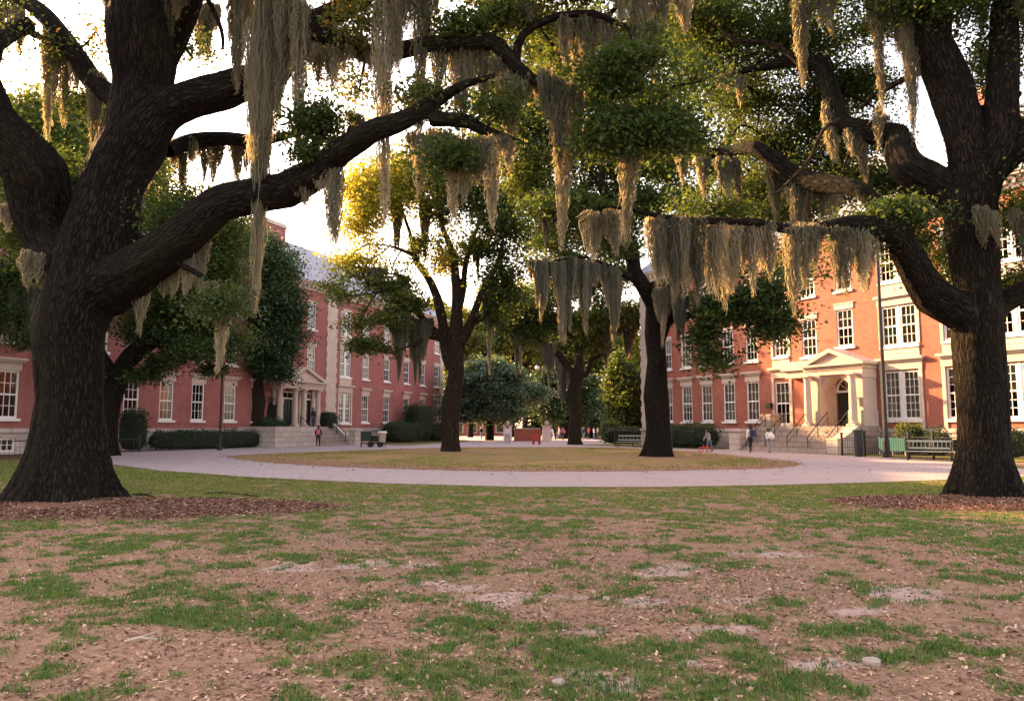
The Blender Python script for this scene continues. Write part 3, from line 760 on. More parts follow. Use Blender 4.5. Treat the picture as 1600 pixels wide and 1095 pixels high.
def leafdoor(par, cx, y, z, w, h, mat):
    m = MB().box(-w/2, 0, 0, w/2, .07, h)
    for s in (-1, 1):
        for a, c in ((.12, .42), (.48, .92)):
            m.box(s*w*.25-w*.17, -.025, h*a, s*w*.25+w*.17, -.001, h*c)
    o = m.build('door', mat, par); o.location = (cx, y, z)
    MB().tube([(w*.38, -.08, h*.46), (w*.38, -.08, h*.56)], .025, 6).build('handle', M['iron'], o)
    return o
def steps(par, cx, w, y_top, z_top, n, run=.36, name='steps'):
    m = MB(); rise = z_top/n
    for k in range(n):
        m.box(cx-w/2, y_top-run*(n-k), 0 if k == 0 else rise*k+.0, cx+w/2, y_top-run*(n-k-1) if k < n-1 else y_top, rise*(k+1))
    # solid below
    m2 = MB()
    prof = [(y_top, 0)]
    m3 = MB(); vs = []
    pts = []
    for k in range(n):
        y0 = y_top-run*(n-k); pts += [(y0, rise*k), (y0, rise*(k+1))]
    pts += [(y_top, z_top), (y_top, 0)]
    k = len(pts)
    vs = [(cx-w/2, y, z) for y, z in pts] + [(cx+w/2, y, z) for y, z in pts]
    fs = [tuple(range(k-1, -1, -1)), tuple(range(k, 2*k))] + [(i, (i+1) % k, (i+1) % k + k, i+k) for i in range(k)]
    return MB().add(vs, fs).build(name, M['stone_step'], par)
def handrail(par, x, ya, za, yb, zb, n=3):
    m = MB()
    m.tube([(x, ya, za+.92), (x, yb, zb+.92)], .032, 6).tube([(x, ya, za+.5), (x, yb, zb+.5)], .02, 6)
    for i in range(n):
        t = i/(n-1); y, z = ya+(yb-ya)*t, za+(zb-za)*t
        m.tube([(x, y, z-.02), (x, y, z+.93)], .032, 6)
    return m.build('handrail', M['iron'], par)
ZP = 1.7
# terrace, steps and porch of the left hall
pw, pd = 6.2, 1.25
pc = pcx-1.1
TO, LO, ST = 4.0, 1.8, 2.35      # terrace front, stair head, half stair width
MB().box(pcx-8.2, -TO, -.3, pcx-ST-.02, -.155, ZP).box(pcx-ST-.019, -LO, -.3, pcx+ST+.55, -.157, ZP-.004).build('terrace', M['stone_block'], LB)
portico(LB, pc, pw, pd, ZP, M['stone'], 4, por, 5.1, 2.05)
for x in (pc-pw/2+.35, pc-.62, pc+.62, pc+pw/2-.35): column(LB, x, -pd+.35, ZP+.002, 5.098, .25, M['stone'])
for x in (pc-pw/2+.3, pcx-.25, pc+pw/2-.3): MB().box(x, -.2, ZP, x+.4, -.003, 5.096).build('pilaster', M['stone'], LB)
for c in por:
    leafdoor(LB, c, .08, ZP+.01, 1.24, 2.45, M['door'])
    MB().box(c-.75, -.06, ZP+2.47, c+.75, .12, ZP+2.62).box(c-.75, -.05, ZP+.005, c-.62, .1, ZP+2.468).box(c+.62, -.05, ZP+.005, c+.75, .1, ZP+2.468).box(c-.62,-.04,4.75,c+.62,.1,4.9).box(c-.03,.03,ZP+2.62,c+.03,.09,4.75).build('door_frame', M['white'], LB)
    MB().box(c-.62, .07, ZP+2.62, c+.62, .08, 4.75).build('fanlight', M['glass'], LB)
steps(LB, pcx, ST*2, -LO, ZP, 10, .22)
vs = [(-LO-.002, 0), (-LO-.002, ZP+.35), (-LO-.3, ZP+.35), (-TO+.5, .8), (-TO+.02, .8), (-TO+.02, 0)]
k = len(vs); x, wd = pcx+ST+.002, .5
MB().add([(x, y, z) for y, z in vs] + [(x+wd, y, z) for y, z in vs], [tuple(range(k)), tuple(range(2*k-1, k-1, -1))] + [(i, i+k, (i+1) % k + k, (i+1) % k) for i in range(k)]).build('cheek_wall', M['stone_block'], LB)
MB().box(pcx+ST-.05, -TO-.7, 0, pcx+ST+.75, -TO+.018, 1.3).box(pcx+ST-.12, -TO-.77, 1.302, pcx+ST+.82, -TO+.07, 1.45).build('stair_pier', M['stone_block'], LB)
for x in (pcx-ST+.25, pcx+ST-.25): handrail(LB, x, -TO+.25, .2, -LO, ZP, 3)
# ------------------------------ right hall
dr = Vector((.55, -1, 0)).normalized(); rzr = math.atan2(dr.y, dr.x)
OR = Vector((50.1 - .55*69.7, 69.7, 0))
def xr(px):
    Yv = 50.1 / (.55 + (px-CX)/F)
    return (69.7 - Yv) / -dr.y
RB = empty('brick_hall', OR, rzr, 'orange-red brick hall with single pedimented doorway and wide steps on the right', 'building')
rx0, rx1 = 0.0, xr(1590)+6.5
rw = []
for px in (1043, 1073, 1104, 1139, 1176):
    addw(rw, xr(px), F1-.05, 1.25, 2.95, lintel='hood'); addw(rw, xr(px), F2-.1, 1.2, 2.6, lintel='thin'); addw(rw, xr(px), F3-.2, 1.2, 2.4, lintel='thin')
b1 = xr(1222); w2 = xr(1271); dcx = xr(1324); D1, D2, D3 = xr(1409), xr(1511), xr(1594)
addw(rw, b1, F1-.35, 1.35, 3.1, lintel=None, sill=True); addw(rw, b1, F2, 1.2, 2.4, lintel=None); addw(rw, b1, F3-.2, 1.2, 2.4, lintel='thin')
addw(rw, w2, F1-.2, 1.3, 3.0, lintel=None); addw(rw, w2-.2, F2-.2, 1.25, 2.6, lintel='flat'); addw(rw, w2-.2, F3-.2, 1.2, 2.4, lintel='thin')
addw(rw, dcx, F2+.25, 1.25, 2.5, lintel='flat'); addw(rw, dcx, F3-.2, 1.2, 2.4, lintel='thin')
for d in (D1, D2, D3):
    addw(rw, d, F1-.05, 2.35, 3.0, lintel=None, double=True, cols=3, rows=6); addw(rw, d, F2-.05, 2.35, 2.5, lintel=None, double=True, cols=3); addw(rw, d, F3-.2, 2.3, 2.5, lintel='thin', double=True, cols=3)
DH = ZP + 2.55
holes = [(c-w/2, z, c+w/2, z+h) for c, z, w, h, k in rw] + [(dcx-.85, ZP, dcx+.85, ZP+3.2)]
bh = [(d+s-.5, .25, d+s+.5, 1.0) for d in (D1, D2, D3) for s in (-.6, .6)]
RROOF = shell(RB, rx0, rx1, M['brick_right'], holes, bh, 18, 22.0)
for i, (c, z, w, h, k) in enumerate(rw):
    bl_ = 0
    if z < F1+.2:
        bl_ = {0: .55, 1: .6, 2: .98, 3: .98, 4: .98}.get(i//3, 0) if k.get('lintel') == 'hood' else (.5 if c == b1 else .28 if c == w2 else .97 if c == D1 else .3 if c == D2 else .5)
    elif z < F3-.5: bl_ = (.98, .5, .3, .98)[i % 4]
    else: bl_ = (.4, 0, .5)[i % 3]
    window(RB, c, z, w, h, blind=bl_, **k)
for d in (D1, D2, D3):
    for s in (-.6, .6):
        o = MB().box(-.5,-.05,0,-.42,.05,.75).box(.42,-.05,0,.5,.05,.75).box(-.42,-.05,.67,.42,.05,.75).box(-.03,-.03,0,.03,.03,.67).build('basement_window', M['white'], RB)
        o.location = (d+s, 0, .25); MB().box(-.42, .03, 0, .42, .04, .67).build('pane', M['glass'], o)
m = MB(); quoins(m, rx0-.06, rx0+1.0, WT, EAVE-.76); m.build('quoins', M['stone'], RB)
def stone_bay(d, w, p=True):
    m = MB(); a = w/2
    for x in (d-a-.24, d+a+.02): m.box(x, -.07, WT+.01, x+.22, .1, F1+3.019)
    m.box(d-a-.26, -.09, F1+3.02, d+a+.26, .1, F1+3.62).box(d-a-.42, -.32, F1+3.622, d+a+.42, .1, F1+3.78).box(d-a-.33, -.2, F1+3.50, d+a+.33, -.092, F1+3.62)
    m.box(d-a-.12, -.06, F1+3.782, d+a+.12, .1, F2-.24)
    for x in (d-a*.5-.28, d+a*.5-.28) if p else (): m.box(x-.2, -.085, F1+4.0, x+.76, -.062, F2-.5)
    m.build('stone_bay', M['stone'], RB); m = MB()
    for x in (d-a-.2, d+a+.02): m.box(x, -.05, F2+.0, x+.18, .1, F2+2.5)
    m.box(d-a-.24, -.08, F2+2.5, d+a+.24, .1, F2+3.0).box(d-a-.36, -.26, F2+3.002, d+a+.36, .1, F2+3.16)
    m.box(d-a-.05, -.06, F2+3.162, d+a+.05, .1, F3-.4)
    for x in (d-a*.5-.28, d+a*.5-.28) if p else ():
        m.box(x-.2, -.085, F2+3.3, x+.76, -.062, F3-.6)
    m.build('stone_bay', M['stone'], RB)
for d in (D1, D2, D3): stone_bay(d, 2.35)
stone_bay(b1, 1.35, False)
chimney(RROOF, xr(1452), 7, 18.5, 23.4, 3.4, 1.6, 'brick_right')
for px in (1085, 1200, 1380, 1500): dormer(RROOF, xr(px), 1.6, 16.6, None)
# low brick gable rising from the roof, as seen through the branches
# porch
rpw, rpd = 4.3, 1.35
rpc = dcx
RLO, RTO = 1.95, 4.1
MB().box(rpc-6.9, -RLO, -.3, rpc+rpw/2+.25, -.155, ZP).build('landing', M['stone_step'], RB)
portico(RB, rpc, rpw, rpd, ZP, M['stone'], 2, None, 5.05, 1.7)
MB().box(rpc-rpw/2-2.3, -.8, 5.05, rpc-rpw/2-.40, -.002, 5.55).box(rpc-rpw/2-2.5, -1.0, 5.552, rpc-rpw/2-.40, -.004, 5.74).box(rpc-rpw/2-2.3, -.6, 5.742, rpc-rpw/2-.5, -.006, 6.2).build('side_entablature', M['stone'], RB)
# piers with an arched recess
m = MB(); pier = 1.02
for s in (-1, 1):
    xa, xb = (rpc-rpw/2, rpc-rpw/2+pier) if s < 0 else (rpc+rpw/2-pier, rpc+rpw/2)
    m.box(xa-.06, -rpd-.06, ZP, xb+.06, -.01, ZP+1.0).box(xa, -rpd, ZP+1.0, xb, -.012, 5.047).box(xa-.05, -rpd-.05, 4.75, xb+.05, -.014, 5.04)
n = 14; ro = rpw/2-pier
av = []
zs = 3.8
for i in range(n+1):
    a = math.pi*i/n; av.append((rpc-ro*math.cos(a), zs+ro*math.sin(a)*1.0))
for i in range(n):
    (xa, za), (xb, zb) = av[i], av[i+1]
    m.add([(xa,-rpd+.25,za),(xb,-rpd+.25,zb),(xb,-rpd+.25,5.04),(xa,-rpd+.25,5.04),(xa,-.02,za),(xb,-.02,zb)], [(0,1,2,3),(1,0,4,5)])
m.box(rpc-ro, -.10, ZP, rpc-.86, -.003, 5.0).box(rpc+.86, -.10, ZP, rpc+ro, -.003, 5.0).box(rpc-.86, -.10, ZP+3.12, rpc+.86, -.003, 5.0)
m.build('porch_pier', M['stone'], RB)
for s in (-1, 1): column(RB, rpc+s*(rpw/2-.42), -rpd-.42, ZP+1.0 if False else ZP+.002, 5.048, .24, M['stone'])
leafdoor(RB, rpc, .10, ZP+.01, 1.66, 2.2, M['door'])
m = MB().box(rpc-.85, -.02, ZP+2.215, rpc+.85, .14, ZP+2.35)
fl = MB()
for i in range(12):
    a, b_ = math.pi*i/12, math.pi*(i+1)/12
    for r0, r1 in ((.74, .86),):
        m.add([(rpc-r*math.cos(q), yv, ZP+2.35+r*math.sin(q)) for yv in (-.0, .12) for r, q in ((r0, a), (r1, a), (r1, b_), (r0, b_))], [(0,1,2,3),(0,3,7,4),(7,6,5,4)])
    fl.add([(rpc, .09, ZP+2.35), (rpc-.76*math.cos(a), .09, ZP+2.35+.76*math.sin(a)), (rpc-.76*math.cos(b_), .09, ZP+2.35+.76*math.sin(b_))], [(0,2,1)])
for i in range(1, 5):
    a = math.pi*i/5; m.tube([(rpc, .06, ZP+2.352), (rpc-.78*math.cos(a), .06, ZP+2.35+.78*math.sin(a))], .022, 5)
m.build('door_frame', M['white'], RB); fl.build('fanlight', M['glass'], RB)
MB().box(rpc-.9, .15, ZP+2.2, rpc+.9, .19, ZP+3.25).build('interior_screen', M['dark_room'], RB)
m = MB(); m.tube([(rpc+rpw/2-.5, -rpd-.02, 3.5), (rpc+rpw/2-.5, -rpd-.3, 3.55)], .03, 6); m.box(rpc+rpw/2-.66, -rpd-.45, 3.1, rpc+rpw/2-.34, -rpd-.15, 3.65); m.build('wall_lantern', M['iron'], RB)
m = MB(); m.tube([(rpc-6.4, -.02, 3.3), (rpc-6.4, -.3, 3.35)], .03, 6); m.box(rpc-6.6, -.5, 3.0, rpc-6.2, -.2, 3.4); m.build('wall_lantern', M['iron'], RB)
rsx, rsw = rpc-2.1, 7.2
steps(RB, rsx, rsw, -RLO, ZP, 10, .22)
vs = [(-RLO-.002, 0), (-RLO-.002, ZP+.02), (-RLO-.1, ZP+.02), (-RTO+.5, .95), (-RTO, .95), (-RTO, 0)]
k = len(vs); x, wd = rsx+rsw/2+.002, .8
MB().add([(x, y, z) for y, z in vs] + [(x+wd, y, z) for y, z in vs], [tuple(range(k)), tuple(range(2*k-1, k-1, -1))] + [(i, i+k, (i+1) % k + k, (i+1) % k) for i in range(k)]).build('cheek_wall', M['stone_block'], RB)
x = rsx-rsw/2-.9
MB().box(x, -RTO-.1, 0, x+.898, -RTO+.8, 1.35).box(x-.1, -RTO-.2, 1.352, x+1.0, -RTO+.9, 1.5).build('stair_pier', M['stone_block'], RB)
MB().box(x+.2, -RTO+.802, 0, x+.7, -RLO-.002, 1.2).build('cheek_wall', M['stone_block'], RB)
for f in (-.46, -.22, .04, .27, .48): handrail(RB, rsx+f*rsw, -RTO+.3, .1, -RLO+.1, ZP, 3)
MB().box(rpc-6.0, -1.7, ZP+.002, rpc-5.0, -.8, ZP+.85).build('planter_block', M['stone_step'], RB)
# ------------------------------ small brick pavilion far behind, low wall with piers
fb = empty('brick_pavilion', (15.6, 140, 0), -.35, 'small sunlit brick pavilion with white parapet far beyond the lawn', 'building')
MB().box(-4.2, 0, 0, 4.2, 6, 3.6).build('wall', M['brick_right'], fb)
MB().box(-4.4, -.2, 3.602, 4.4, 6.2, 4.0).box(-2, -.1, 4.002, 2, 3, 4.9).build('parapet', M['white_wall'], fb)
for x in (-2.6, 0, 2.6):
    o = MB().box(-.6, -.05, .9, .6, -.004, 2.6).build('window', M['white'], fb); o.location.x = x
    MB().box(-.48, -.07, 1.0, .48, -.052, 2.5).build('pane', M['glass'], o)
fb = empty('brick_pavilion', (-6.3, 150, 0), .2, 'low brick gatehouse with white trim glimpsed behind the blue-green tree', 'building')
MB().box(-6, 0, 0, 6, 6, 3.3).build('wall', M['brick_left'], fb)
MB().box(-6.2, -.2, 3.302, 6.2, 6.2, 3.7).build('parapet', M['white_wall'], fb)
for x in (-4, -1.3, 1.3, 4):
    o = MB().box(-.8, -.05, .6, .8, -.004, 2.6).build('window', M['white'], fb); o.location.x = x
    MB().box(-.68, -.07, .7, .68, -.052, 2.5).build('pane', M['glass'], o)
g1, g2 = P(803, 672, 92), P(845, 672, 92)
lw_ = empty('brick_wall', (g1.x, 92, 0), 0, 'low freestanding brick wall in the plaza beyond the island', 'wall')
L_ = g2.x - g1.x
MB().box(0, 0, 0, L_, .45, 1.45).build('brickwork', M['brick_right'], lw_)
MB().box(-.05, -.05, 1.452, L_+.05, .5, 1.55).build('coping', M['stone'], lw_)
for x, lab in ((g1.x-.75, 'pink and white banded gate pier left of the low brick wall'), (g2.x+.7, 'pale gate pier between low brick wall and far lamp post')):
    gp = empty('gate_pier', (x, 92.2, 0), 0, lab, 'gate pier')
    MB().box(-.5, -.5, 0, .5, .5, 1.75).build('shaft', M['white_wall'], gp)
    m = MB().box(-.62, -.62, 1.752, .62, .62, 1.9); ball(m, (0, 0, 2.15), .25); m.build('cap', M['stone'], gp)
# ---------------------------------------------------------------- trees: skeleton -> fused trunk mesh, thin branches, leaf crown, moss
def catmull(pts, step):
    """pts: list of (x,y,z,r) -> dense samples (n,4)"""
    A = np.array(pts, float)
    A = np.vstack([2*A[0]-A[1], A, 2*A[-1]-A[-2]]); A[:, 3] = np.maximum(A[:, 3], .012)
    out = []
    for i in range(1, len(A)-2):
        p0, p1, p2, p3 = A[i-1], A[i], A[i+1], A[i+2]
        n = max(2, int(np.linalg.norm(p2[:3]-p1[:3])/step))
        t = (np.arange(n)/n)[:, None]
        out.append(.5*((2*p1)+(p2-p0)*t+(2*p0-5*p1+4*p2-p3)*t**2+(3*p1-p0-3*p2+p3)*t**3))
    out.append(A[-2:-1]); o = np.vstack(out); o[:, 3] = np.maximum(o[:, 3], .008)
    return o
def frames(C):
    d = np.gradient(C[:, :3], axis=0); d /= np.linalg.norm(d, axis=1)[:, None] + 1e-9
    N = np.zeros_like(d); n = np.cross(d[0], [0, 1, 0]); n = np.cross(d[0], [1, 0, 0]) if np.linalg.norm(n) < .2 else n
    for i in range(len(d)):
        n = n - d[i]*n.dot(d[i]); n /= np.linalg.norm(n)+1e-9; N[i] = n
    return d, N, np.cross(d, N)
def tube_np(C, n=10):
    d, N, B = frames(C)
    a = np.arange(n)/n*2*np.pi
    V = C[:, None, :3] + C[:, None, 3:4]*(N[:, None]*np.cos(a)[None, :, None] + B[:, None]*np.sin(a)[None, :, None])
    m = len(C); i = np.arange(m-1)[:, None]*n; k = np.arange(n)[None]; k2 = (k+1) % n
    Fq = np.stack([i+k, i+k2, i+n+k2, i+n+k], -1).reshape(-1, 4)
    s = np.concatenate([[0], np.cumsum(np.linalg.norm(np.diff(C[:, :3], axis=0), axis=1))])
    bark = np.stack(np.broadcast_arrays(np.cos(a)[None]*C[:, 3:4], np.sin(a)[None]*C[:, 3:4], (s*.2)[:, None]), -1).reshape(-1, 3)
    return V.reshape(-1, 3), Fq, bark
def wobble(C, amp, seed):
    r = np.random.default_rng(seed); n = len(C)
    k = max(3, n//6)
    w = np.stack([np.interp(np.linspace(0, 1, n), np.linspace(0, 1, k), r.normal(0, 1, k)) for _ in range(3)], 1)
    C = C.copy(); fade = np.minimum(1, np.linspace(0, 4, n))[:, None]
    C[:, :3] += w*amp*np.minimum(C[:, 3:4]*1.2, .25)*fade
    C[:, 3] *= 1 + .10*np.interp(np.linspace(0, 1, n), np.linspace(0, 1, k), r.normal(0, 1, k))
    return C
def pxl(L):
    """[(px,py,Y,width_px)] -> [(x,y,z,r)]"""
    out = []
    for px, py, Y, w in L:
        p = P(px, py, Y); out.append((p.x, p.y, p.z, .5*w*Y/F))
    return out
def fuse(name, Cs, voxel, mat, parent, flare=None, seed=0, burls=None):
    """all thick limbs voxel-fused into ONE continuous wood surface with bark coordinates"""
    Vs, Fs, o = [], [], 0
    for C in Cs:
        V, Fq, _ = tube_np(C, 14)
        m = len(C)
        Vs.append(V); Fs.append(Fq+o)
        # caps
        c0, c1 = o+len(V), o+len(V)+1
        Vs.append(np.array([C[0, :3], C[-1, :3]]))
        k = np.arange(14); e = o+(m-1)*14
        caps = np.concatenate([np.stack([o+(k+1) % 14, o+k, np.full(14, c0)], 1), np.stack([e+k, e+(k+1) % 14, np.full(14, c1)], 1)])
        Fs.append(caps); o += len(V)+2
    me = np_mesh(name, np.vstack(Vs), Fs)
    ob = bpy.data.objects.new(name, me); COL.objects.link(ob)
    md = ob.modifiers.new('r', 'REMESH'); md.mode = 'VOXEL'; md.voxel_size = voxel
    sm = ob.modifiers.new('s', 'SMOOTH'); sm.iterations = 6; sm.factor = .5
    dg = bpy.context.evaluated_depsgraph_get(); dg.update()
    nm = bpy.data.meshes.new_from_object(ob.evaluated_get(dg))
    bpy.data.objects.remove(ob); bpy.data.meshes.remove(me)
    n = len(nm.vertices); V = np.empty(n*3, np.float32); nm.vertices.foreach_get('co', V); V = V.reshape(-1, 3).astype(float)
    # nearest centreline sample
    S_ = np.vstack([C for C in Cs]); fr = [frames(C) for C in Cs]
    D_ = np.vstack([f[0] for f in fr]); N_ = np.vstack([f[1] for f in fr]); B_ = np.vstack([f[2] for f in fr])
    s_ = np.concatenate([np.concatenate([[0], np.cumsum(np.linalg.norm(np.diff(C[:, :3], axis=0), axis=1))]) + 7.3*i for i, C in enumerate(Cs)])
    bias = np.concatenate([np.where((np.arange(len(C)) < 5) & (i > 0), 3.0, 0) for i, C in enumerate(Cs)])
    idx = np.empty(n, int)
    for a in range(0, n, 4000):
        d = np.linalg.norm(V[a:a+4000, None]-S_[None, :, :3], axis=2)/np.maximum(S_[None, :, 3], .08)+bias[None]
        idx[a:a+4000] = d.argmin(1)
    rel = V-S_[idx, :3]; nn, bb, dd = (rel*N_[idx]).sum(1), (rel*B_[idx]).sum(1), (rel*D_[idx]).sum(1)
    ang = np.arctan2(bb, nn); R_ = S_[idx, 3]
    bark = np.stack([np.cos(ang)*R_, np.sin(ang)*R_, (s_[idx]+dd)*.2], 1)
    out = rel - D_[idx]*dd[:, None]; out /= np.linalg.norm(out, axis=1)[:, None]+1e-6
    # burls, ribs and ridges
    for (kx, ky, kz, kr, ka) in (burls or []):
        d_ = np.linalg.norm(V-np.array([kx, ky, kz]), axis=1)/kr
        V += out*(ka*np.exp(-d_**2*1.2)-ka*.55*np.exp(-d_**2*9)+ka*.12*np.sin(d_*9)*np.exp(-d_**2))[:, None]
    lump = (fbm(np.cos(ang)*R_*2.2+s_[idx]*.35, np.sin(ang)*R_*2.2+s_[idx]*.2, 3, seed)-.5)
    rib = np.abs(fbm(np.cos(ang)*3+5, np.sin(ang)*3+s_[idx]*.12, 3, seed+3)-.5)
    ridge = (fbm(ang*R_*5.5+30, s_[idx]*.9, 3, seed+8)-.5)
    V += out*(R_*(.20*lump-.22*(rib-.1))+ .045*np.minimum(1, R_/.3)*ridge)[:, None]
    if flare:
        bx, by, hgt, amt = flare
        f = np.clip(1-V[:, 2]/hgt, 0, 1)**2.2
        a = np.arctan2(V[:, 1]-by, V[:, 0]-bx)
        ph = seed*1.3; lob = -.15+1.5*(.5+.5*np.cos(5*a+ph+.4*np.sin(2*a)))**2.2+.5*(.5+.5*np.cos(9*a+2*ph))**2
        rr = np.hypot(V[:, 0]-bx, V[:, 1]-by)
        g = 1+f*amt*lob*.8
        V[:, 0] = bx+(V[:, 0]-bx)*g; V[:, 1] = by+(V[:, 1]-by)*g
    nm.vertices.foreach_set('co', V.astype(np.float32).ravel())
    at = nm.attributes.new('bark', 'FLOAT_VECTOR', 'POINT'); at.data.foreach_set('vector', bark.astype(np.float32).ravel())
    nm.polygons.foreach_set('use_smooth', np.ones(len(nm.polygons), bool)); nm.update()
    nm.materials.clear()
    return link(name, nm, mat, parent)
def leaves_mesh(pos, size, r, flat=.5, tone=None):
    """one folded diamond leaf per position"""
    n = len(pos)
    nrm = r.normal(0, 1, (n, 3)); nrm[:, 2] = np.abs(nrm[:, 2])+flat; nrm /= np.linalg.norm(nrm, axis=1)[:, None]
    t = np.cross(nrm, r.normal(0, 1, (n, 3))); t /= np.linalg.norm(t, axis=1)[:, None]+1e-9
    b = np.cross(nrm, t)
    L = (size*(.6+.8*r.random(n)))[:, None]*.5 if np.ndim(size) == 0 else (size*(.6+.8*r.random(n)))[:, None]*.5
    W = L*(.5+.25*r.random(n))[:, None]
    v = np.stack([pos-t*L, pos-b*W+nrm*L*.18, pos+t*L, pos+b*W+nrm*L*.18], 1).reshape(-1, 3)
    f = (np.arange(n)[:, None]*4 + np.array([[0, 1, 2, 3]]))
    if tone is None: tone = r.random(n)
    return v, f, np.repeat(tone, 4)
def crown(name, parent, blobs, mat, size, seed, dens=1.0, anchors=None, twig=True, twig_r=.03, droop=.25, tmat='bark'):
    """blobs: (x,y,z,rx,ry,rz,nclusters,leaves per cluster, tonebias). Leaves gather in sprays round twig ends; gaps stay open."""
    r = np.random.default_rng(seed); Ps, Ts, tw = [], [], []
    for (x, y, z, rx, ry, rz, nc, nl, tb) in blobs:
        nc = max(1, int(nc*dens*2.4)); nl = int(nl*1.9)
        nh = 3+nc//9
        hb = r.normal(0, 1, (nh, 3)); hb /= np.linalg.norm(hb, axis=1)[:, None]
        hb *= (r.random(nh)**.5*.82)[:, None]
        u = hb[r.integers(0, nh, nc)]+r.normal(0, .24, (nc, 3))*np.array([1.1, 1.1, .75])
        c = np.array([x, y, z])+u*np.array([rx, ry, rz])
        sg = (.24+.30*r.random(nc))*min(rx, rz, 2.2)**.5
        for i in range(nc):
            k = int(nl*(.5+r.random()))
            q = r.normal(0, 1, (k, 3))*np.array([1.25, 1.25, .62])*sg[i]
            q[:, 2] -= droop*np.hypot(q[:, 0], q[:, 1])
            Ps.append(c[i]+q)
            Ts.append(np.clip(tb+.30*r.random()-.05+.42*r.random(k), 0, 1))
        tw.append((c, (x, y, z)))
    pos = np.vstack(Ps); tone = np.concatenate(Ts)
    v, f, tn = leaves_mesh(pos, size, r, tone=tone)
    o = link(name, np_mesh(name, v, f, False, {'tone': tn}), M[mat], parent)
    if twig and anchors is not None:
        A = np.vstack(anchors); Vs, Fs, Bs, off = [], [], [], 0
        for c, ctr in tw:
            ctr = np.array(ctr)
            d = np.linalg.norm(A[:, :3]-ctr, axis=1); a0 = A[d.argmin()]
            hub = ctr+np.array([0, 0, -.15])
            L = np.linalg.norm(hub-a0[:3])
            if L > .3:
                mid = (a0[:3]+hub)/2+r.normal(0, .10, 3)*L+np.array([0, 0, .08*L])
                C = catmull([(*a0[:3], min(a0[3]*.6, twig_r*2.6)), (*mid, twig_r*1.8), (*hub, twig_r*1.2)], .35)
                V, Fq, bk = tube_np(C, 6); Vs.append(V); Fs.append(Fq+off); Bs.append(bk); off += len(V)
            for q in c[::2]:
                l = np.linalg.norm(q-hub)
                m = (hub+q)/2+r.normal(0, .13, 3)*l
                C = catmull([(*hub, twig_r), (*m, twig_r*.7), (*q, twig_r*.35)], max(.35, l/4))
                V, Fq, bk = tube_np(C, 4); Vs.append(V); Fs.append(Fq+off); Bs.append(bk); off += len(V)
        if Vs: link('twigs', np_mesh('twigs', np.vstack(Vs), np.vstack(Fs), True, {'bark': np.vstack(Bs)}), M[tmat], parent)['kind'] = 'stuff'
    return o
def pb(px, py, Y, rxp, ryp, nc, nl=40, tb=.1, dy=None):
    """leaf blob from photo position, real depth and apparent radius"""
    p = P(px, py, Y); rx, rz = rxp*Y/F, ryp*Y/F
    return (p.x, p.y, p.z, rx, dy if dy else (rx+rz)/2, rz, nc, nl, tb)
def branch(name, parent, pts, mat, step=.25, seed=0, n=8, amp=1.0):
    C = wobble(catmull(pts, step), amp, seed)
    V, Fq, bk = tube_np(C, n)
    link(name, np_mesh(name, V, Fq, True, {'bark': bk}), M[mat], parent)
    return C
